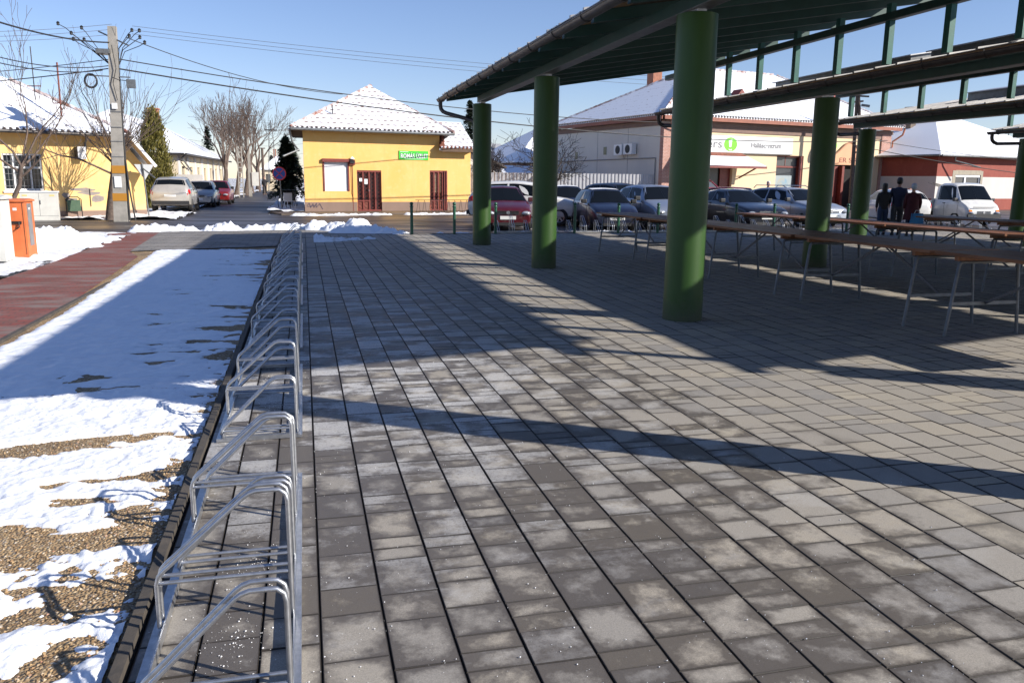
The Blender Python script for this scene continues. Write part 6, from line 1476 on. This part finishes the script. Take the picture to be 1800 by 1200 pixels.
def person(label, x, y, rz, h, top, legsm, shoes, hair, coat=False, hat=None, bag=False, hood=False, walk=.12, head_turn=0, arms=(0, 0), hairlen=0, bulk=1.0):
    t = thing('person', label, 'person', (x, y, 0), rz, None); k = h / 1.72; b = bulk
    J = {'pel': (0, 0, .95, (.14, .10)), 'waist': (0, .0, 1.08, (.13, .09)), 'chest': (0, -.01, 1.28, (.15, .10)), 'neck0': (0, 0, 1.42, (.09, .07)), 'neck': (0, .01, 1.49, .05), 'head0': (head_turn * .02, .03, 1.57, (.065, .08)), 'head1': (head_turn * .02, .035, 1.66, (.075, .09)), 'crown': (head_turn * .01, .02, 1.71, (.05, .06)), 'nose': (head_turn * .06, .135, 1.60, .012)}
    E_ = [('pel', 'waist'), ('waist', 'chest'), ('chest', 'neck0'), ('neck0', 'neck'), ('neck', 'head0'), ('head0', 'head1'), ('head1', 'crown'), ('head0', 'nose')]
    C = {'pel0': (0, 0, .82, (.165 * b, .125 * b)), 'pel': (0, 0, .93, (.165 * b, .125 * b)), 'waist': (0, 0, 1.08, (.16 * b, .12 * b)), 'chest': (0, -.01, 1.28, (.175 * b, .125 * b)), 'sh': (0, 0, 1.41, (.12, .09)), 'col': (0, .0, 1.47, (.07, .07))}
    CE = [('pel0', 'pel'), ('pel', 'waist'), ('waist', 'chest'), ('chest', 'sh'), ('sh', 'col')]
    T = {'wst': (0, 0, 1.05, (.13 * b, .10 * b)), 'pel': (0, 0, .95, (.15 * b, .11 * b))}; TE = [('wst', 'pel')]
    for s, nm in ((-1, 'l'), (1, 'r')):
        sw = walk * s; ar = arms[0] if s < 0 else arms[1]
        J.update({nm + 'hip': (s * .09, 0, .88, .085), nm + 'kn': (s * .095, sw * .6 + .02, .48, .055), nm + 'an': (s * .1, sw - .03, .09, .038), nm + 'toe': (s * .11, sw + .12, .04, .035),
                  nm + 'shl': (s * .16, 0, 1.38, .05), nm + 'el': (s * .215 * b, -.03 + ar * .1, 1.12, .042), nm + 'wr': (s * .20 * b, .05 + ar * .25, .88 + ar * .2, .028), nm + 'palm': (s * .195 * b, .07 + ar * .28, .82 + ar * .22, (.030, .016))})
        E_ += [('pel', nm + 'hip'), (nm + 'hip', nm + 'kn'), (nm + 'kn', nm + 'an'), (nm + 'an', nm + 'toe'), ('chest', nm + 'shl'), (nm + 'shl', nm + 'el'), (nm + 'el', nm + 'wr'), (nm + 'wr', nm + 'palm')]
        for q in range(4):
            dx = (q - 1.5) * .018; L = (.062, .072, .068, .052)[q]; px_, py_, pz_, _ = J[nm + 'palm']
            J[f'{nm}f{q}a'] = (px_ + dx * .3, py_ + .008 + dx, pz_ - L * .6, .009); J[f'{nm}f{q}b'] = (px_ + dx * .3 - s * .012, py_ + .012 + dx, pz_ - L * 1.1, .008)
            E_ += [(nm + 'palm', f'{nm}f{q}a'), (f'{nm}f{q}a', f'{nm}f{q}b')]
        wx_, wy_, wz_, _ = J[nm + 'wr']; J[nm + 'th'] = (wx_ - s * .01, wy_ + .045, wz_ - .055, .009); E_ += [(nm + 'wr', nm + 'th')]
        C.update({nm + 'shl': (s * .165 * b, 0, 1.37, .068 * b), nm + 'el': (s * .215 * b, -.03 + ar * .1, 1.12, .056), nm + 'cuff': (s * .205 * b, .045 + ar * .235, .90 + ar * .19, .044)})
        CE += [('chest', nm + 'shl'), (nm + 'shl', nm + 'el'), (nm + 'el', nm + 'cuff')]
        T.update({nm + 'hip': (s * .09, 0, .86, .105 * b), nm + 'kn': (s * .097, sw * .6 + .02, .48, .078), nm + 'an': (s * .1, sw - .03, .10, .062)})
        TE += [('pel', nm + 'hip'), (nm + 'hip', nm + 'kn'), (nm + 'kn', nm + 'an')]
        m_ = MB(); z0 = .02
        m_.lathe([(.03, .0), (.05, .01), (.052, .05), (.04, .09), (.035, .12)], (s * .1, sw - .02, 0), 12); m_.v = [(a_ if True else a_, (b_ - (sw - .02)) * 2.4 + sw + .03 if c_ < .07 else b_, c_) for a_, b_, c_ in m_.v]; m_.build('shoe', shoes, t, 60)
    skin('body', J, E_, SKIN, t)
    jk = skin('coat' if coat else 'jacket', C, CE, top, t)
    skin('trousers', T, TE, legsm, t)
    if coat:
        m_ = MB(); m_.lathe([(.10, 1.40), (.19 * b, 1.30), (.185 * b, 1.1), (.19 * b, .95), (.21 * b, .75), (.235 * b, .55), (.22 * b, .55)], n=20); m_.v = [(x_, y_ * .72, z_) for x_, y_, z_ in m_.v]; m_.build('coat_skirt', top, t, 60)
    m_ = MB(); m_.lathe([(.02, 1.53 - hairlen), (.085, 1.56 - hairlen * .8), (.098, 1.63), (.095, 1.69), (.065, 1.735), (.02, 1.75)], (0, -.0, 0), 16); m_.v = [(x_ * .92, y_ * 1.05 - .005, z_) for x_, y_, z_ in m_.v]
    hr_ = m_.build('hat' if hat else 'hair', hat or hair, t, 60)
    if hood:
        m_ = MB(); m_.lathe([(.11, 1.40), (.14, 1.48), (.09, 1.56)], (0, -.05, 0), 14); m_.build('hood', top, jk, 60)
    t.scale = (k, k, k)
    return t
NAVYC = simple('navy_jacket', (.018, .026, .07), (.012, .018, .05), 6, .7); BLKC = simple('black_jacket', (.012, .011, .014), None, 6, .7); MARC = simple('maroon_coat', (.075, .008, .014), (.05, .006, .01), 6, .8)
JEAN = simple('blue_jeans', (.03, .05, .11), (.02, .035, .08), 8, .85); GREYT = simple('grey_trousers', (.06, .062, .07), (.045, .046, .052), 8, .85); HAIRB = simple('black_hair', (.010, .008, .008), None, 6, .5)
HATW = simple('pale_knit_hat', (.50, .54, .58), (.36, .40, .44), 16, .9); BOOT = simple('dark_boots', (.015, .014, .014), None, 5, .6)
person('woman with long black hair in a black jacket and jeans, seen from behind', *atd(1556, 330, 29)[:2], math.radians(-25), 1.62, BLKC, JEAN, BOOT, HAIRB, hairlen=.22, head_turn=1.6, walk=.08, arms=(0, .8))
person('tall man in a navy jacket and grey trousers walking away from the camera', *atd(1581, 330, 29.2)[:2], math.radians(-30), 1.80, NAVYC, GREYT, BOOT, HAIRB, head_turn=.8, walk=.1, arms=(.2, .2), bulk=1.12)
person('woman in a long maroon coat and pale knitted hat, seen from behind', *atd(1607, 330, 29)[:2], math.radians(-30), 1.62, MARC, NAVYC, BOOT, HAIRB, coat=True, hat=HATW, walk=.06, bulk=1.12, head_turn=.5)
bg_ = thing('shopping_bag', 'bright blue shopping bag in the hand of the woman in the maroon coat', 'bag', (*atd(1617, 330, 28.9)[:2], 0.36), math.radians(-30))
m = MB(); m.add([(-.2, -.07, 0), (.2, -.07, 0), (.2, .07, 0), (-.2, .07, 0), (-.17, -.03, .36), (.17, -.03, .36), (.17, .03, .36), (-.17, .03, .36)], [(0, 3, 2, 1), (0, 1, 5, 4), (1, 2, 6, 5), (2, 3, 7, 6), (3, 0, 4, 7)]); m.build('sack', simple('blue_bag', (.03, .25, .5), (.02, .14, .35), 6, .4), bg_)
m = MB()
for s in (-1, 1): m.tube([(-.08, s * .03, .36), (-.05, s * .02, .45), (.05, s * .02, .45), (.08, s * .03, .36)], .008, 5)
m.build('handle', SIGNW, bg_)
px_, py_ = gnd(466, 343)
person('dark figure walking far down the side street', px_, py_, math.radians(180), 1.75, BLKC, BLKC, BOOT, HAIRB, walk=.15)
hp_ = atd(1350, 335, 41)
person('person in a white cap and dark jacket standing by the raised red tailgate', hp_.x, hp_.y, math.radians(150), 1.68, BLKC, JEAN, BOOT, HAIRB, hat=HATW, walk=.03)
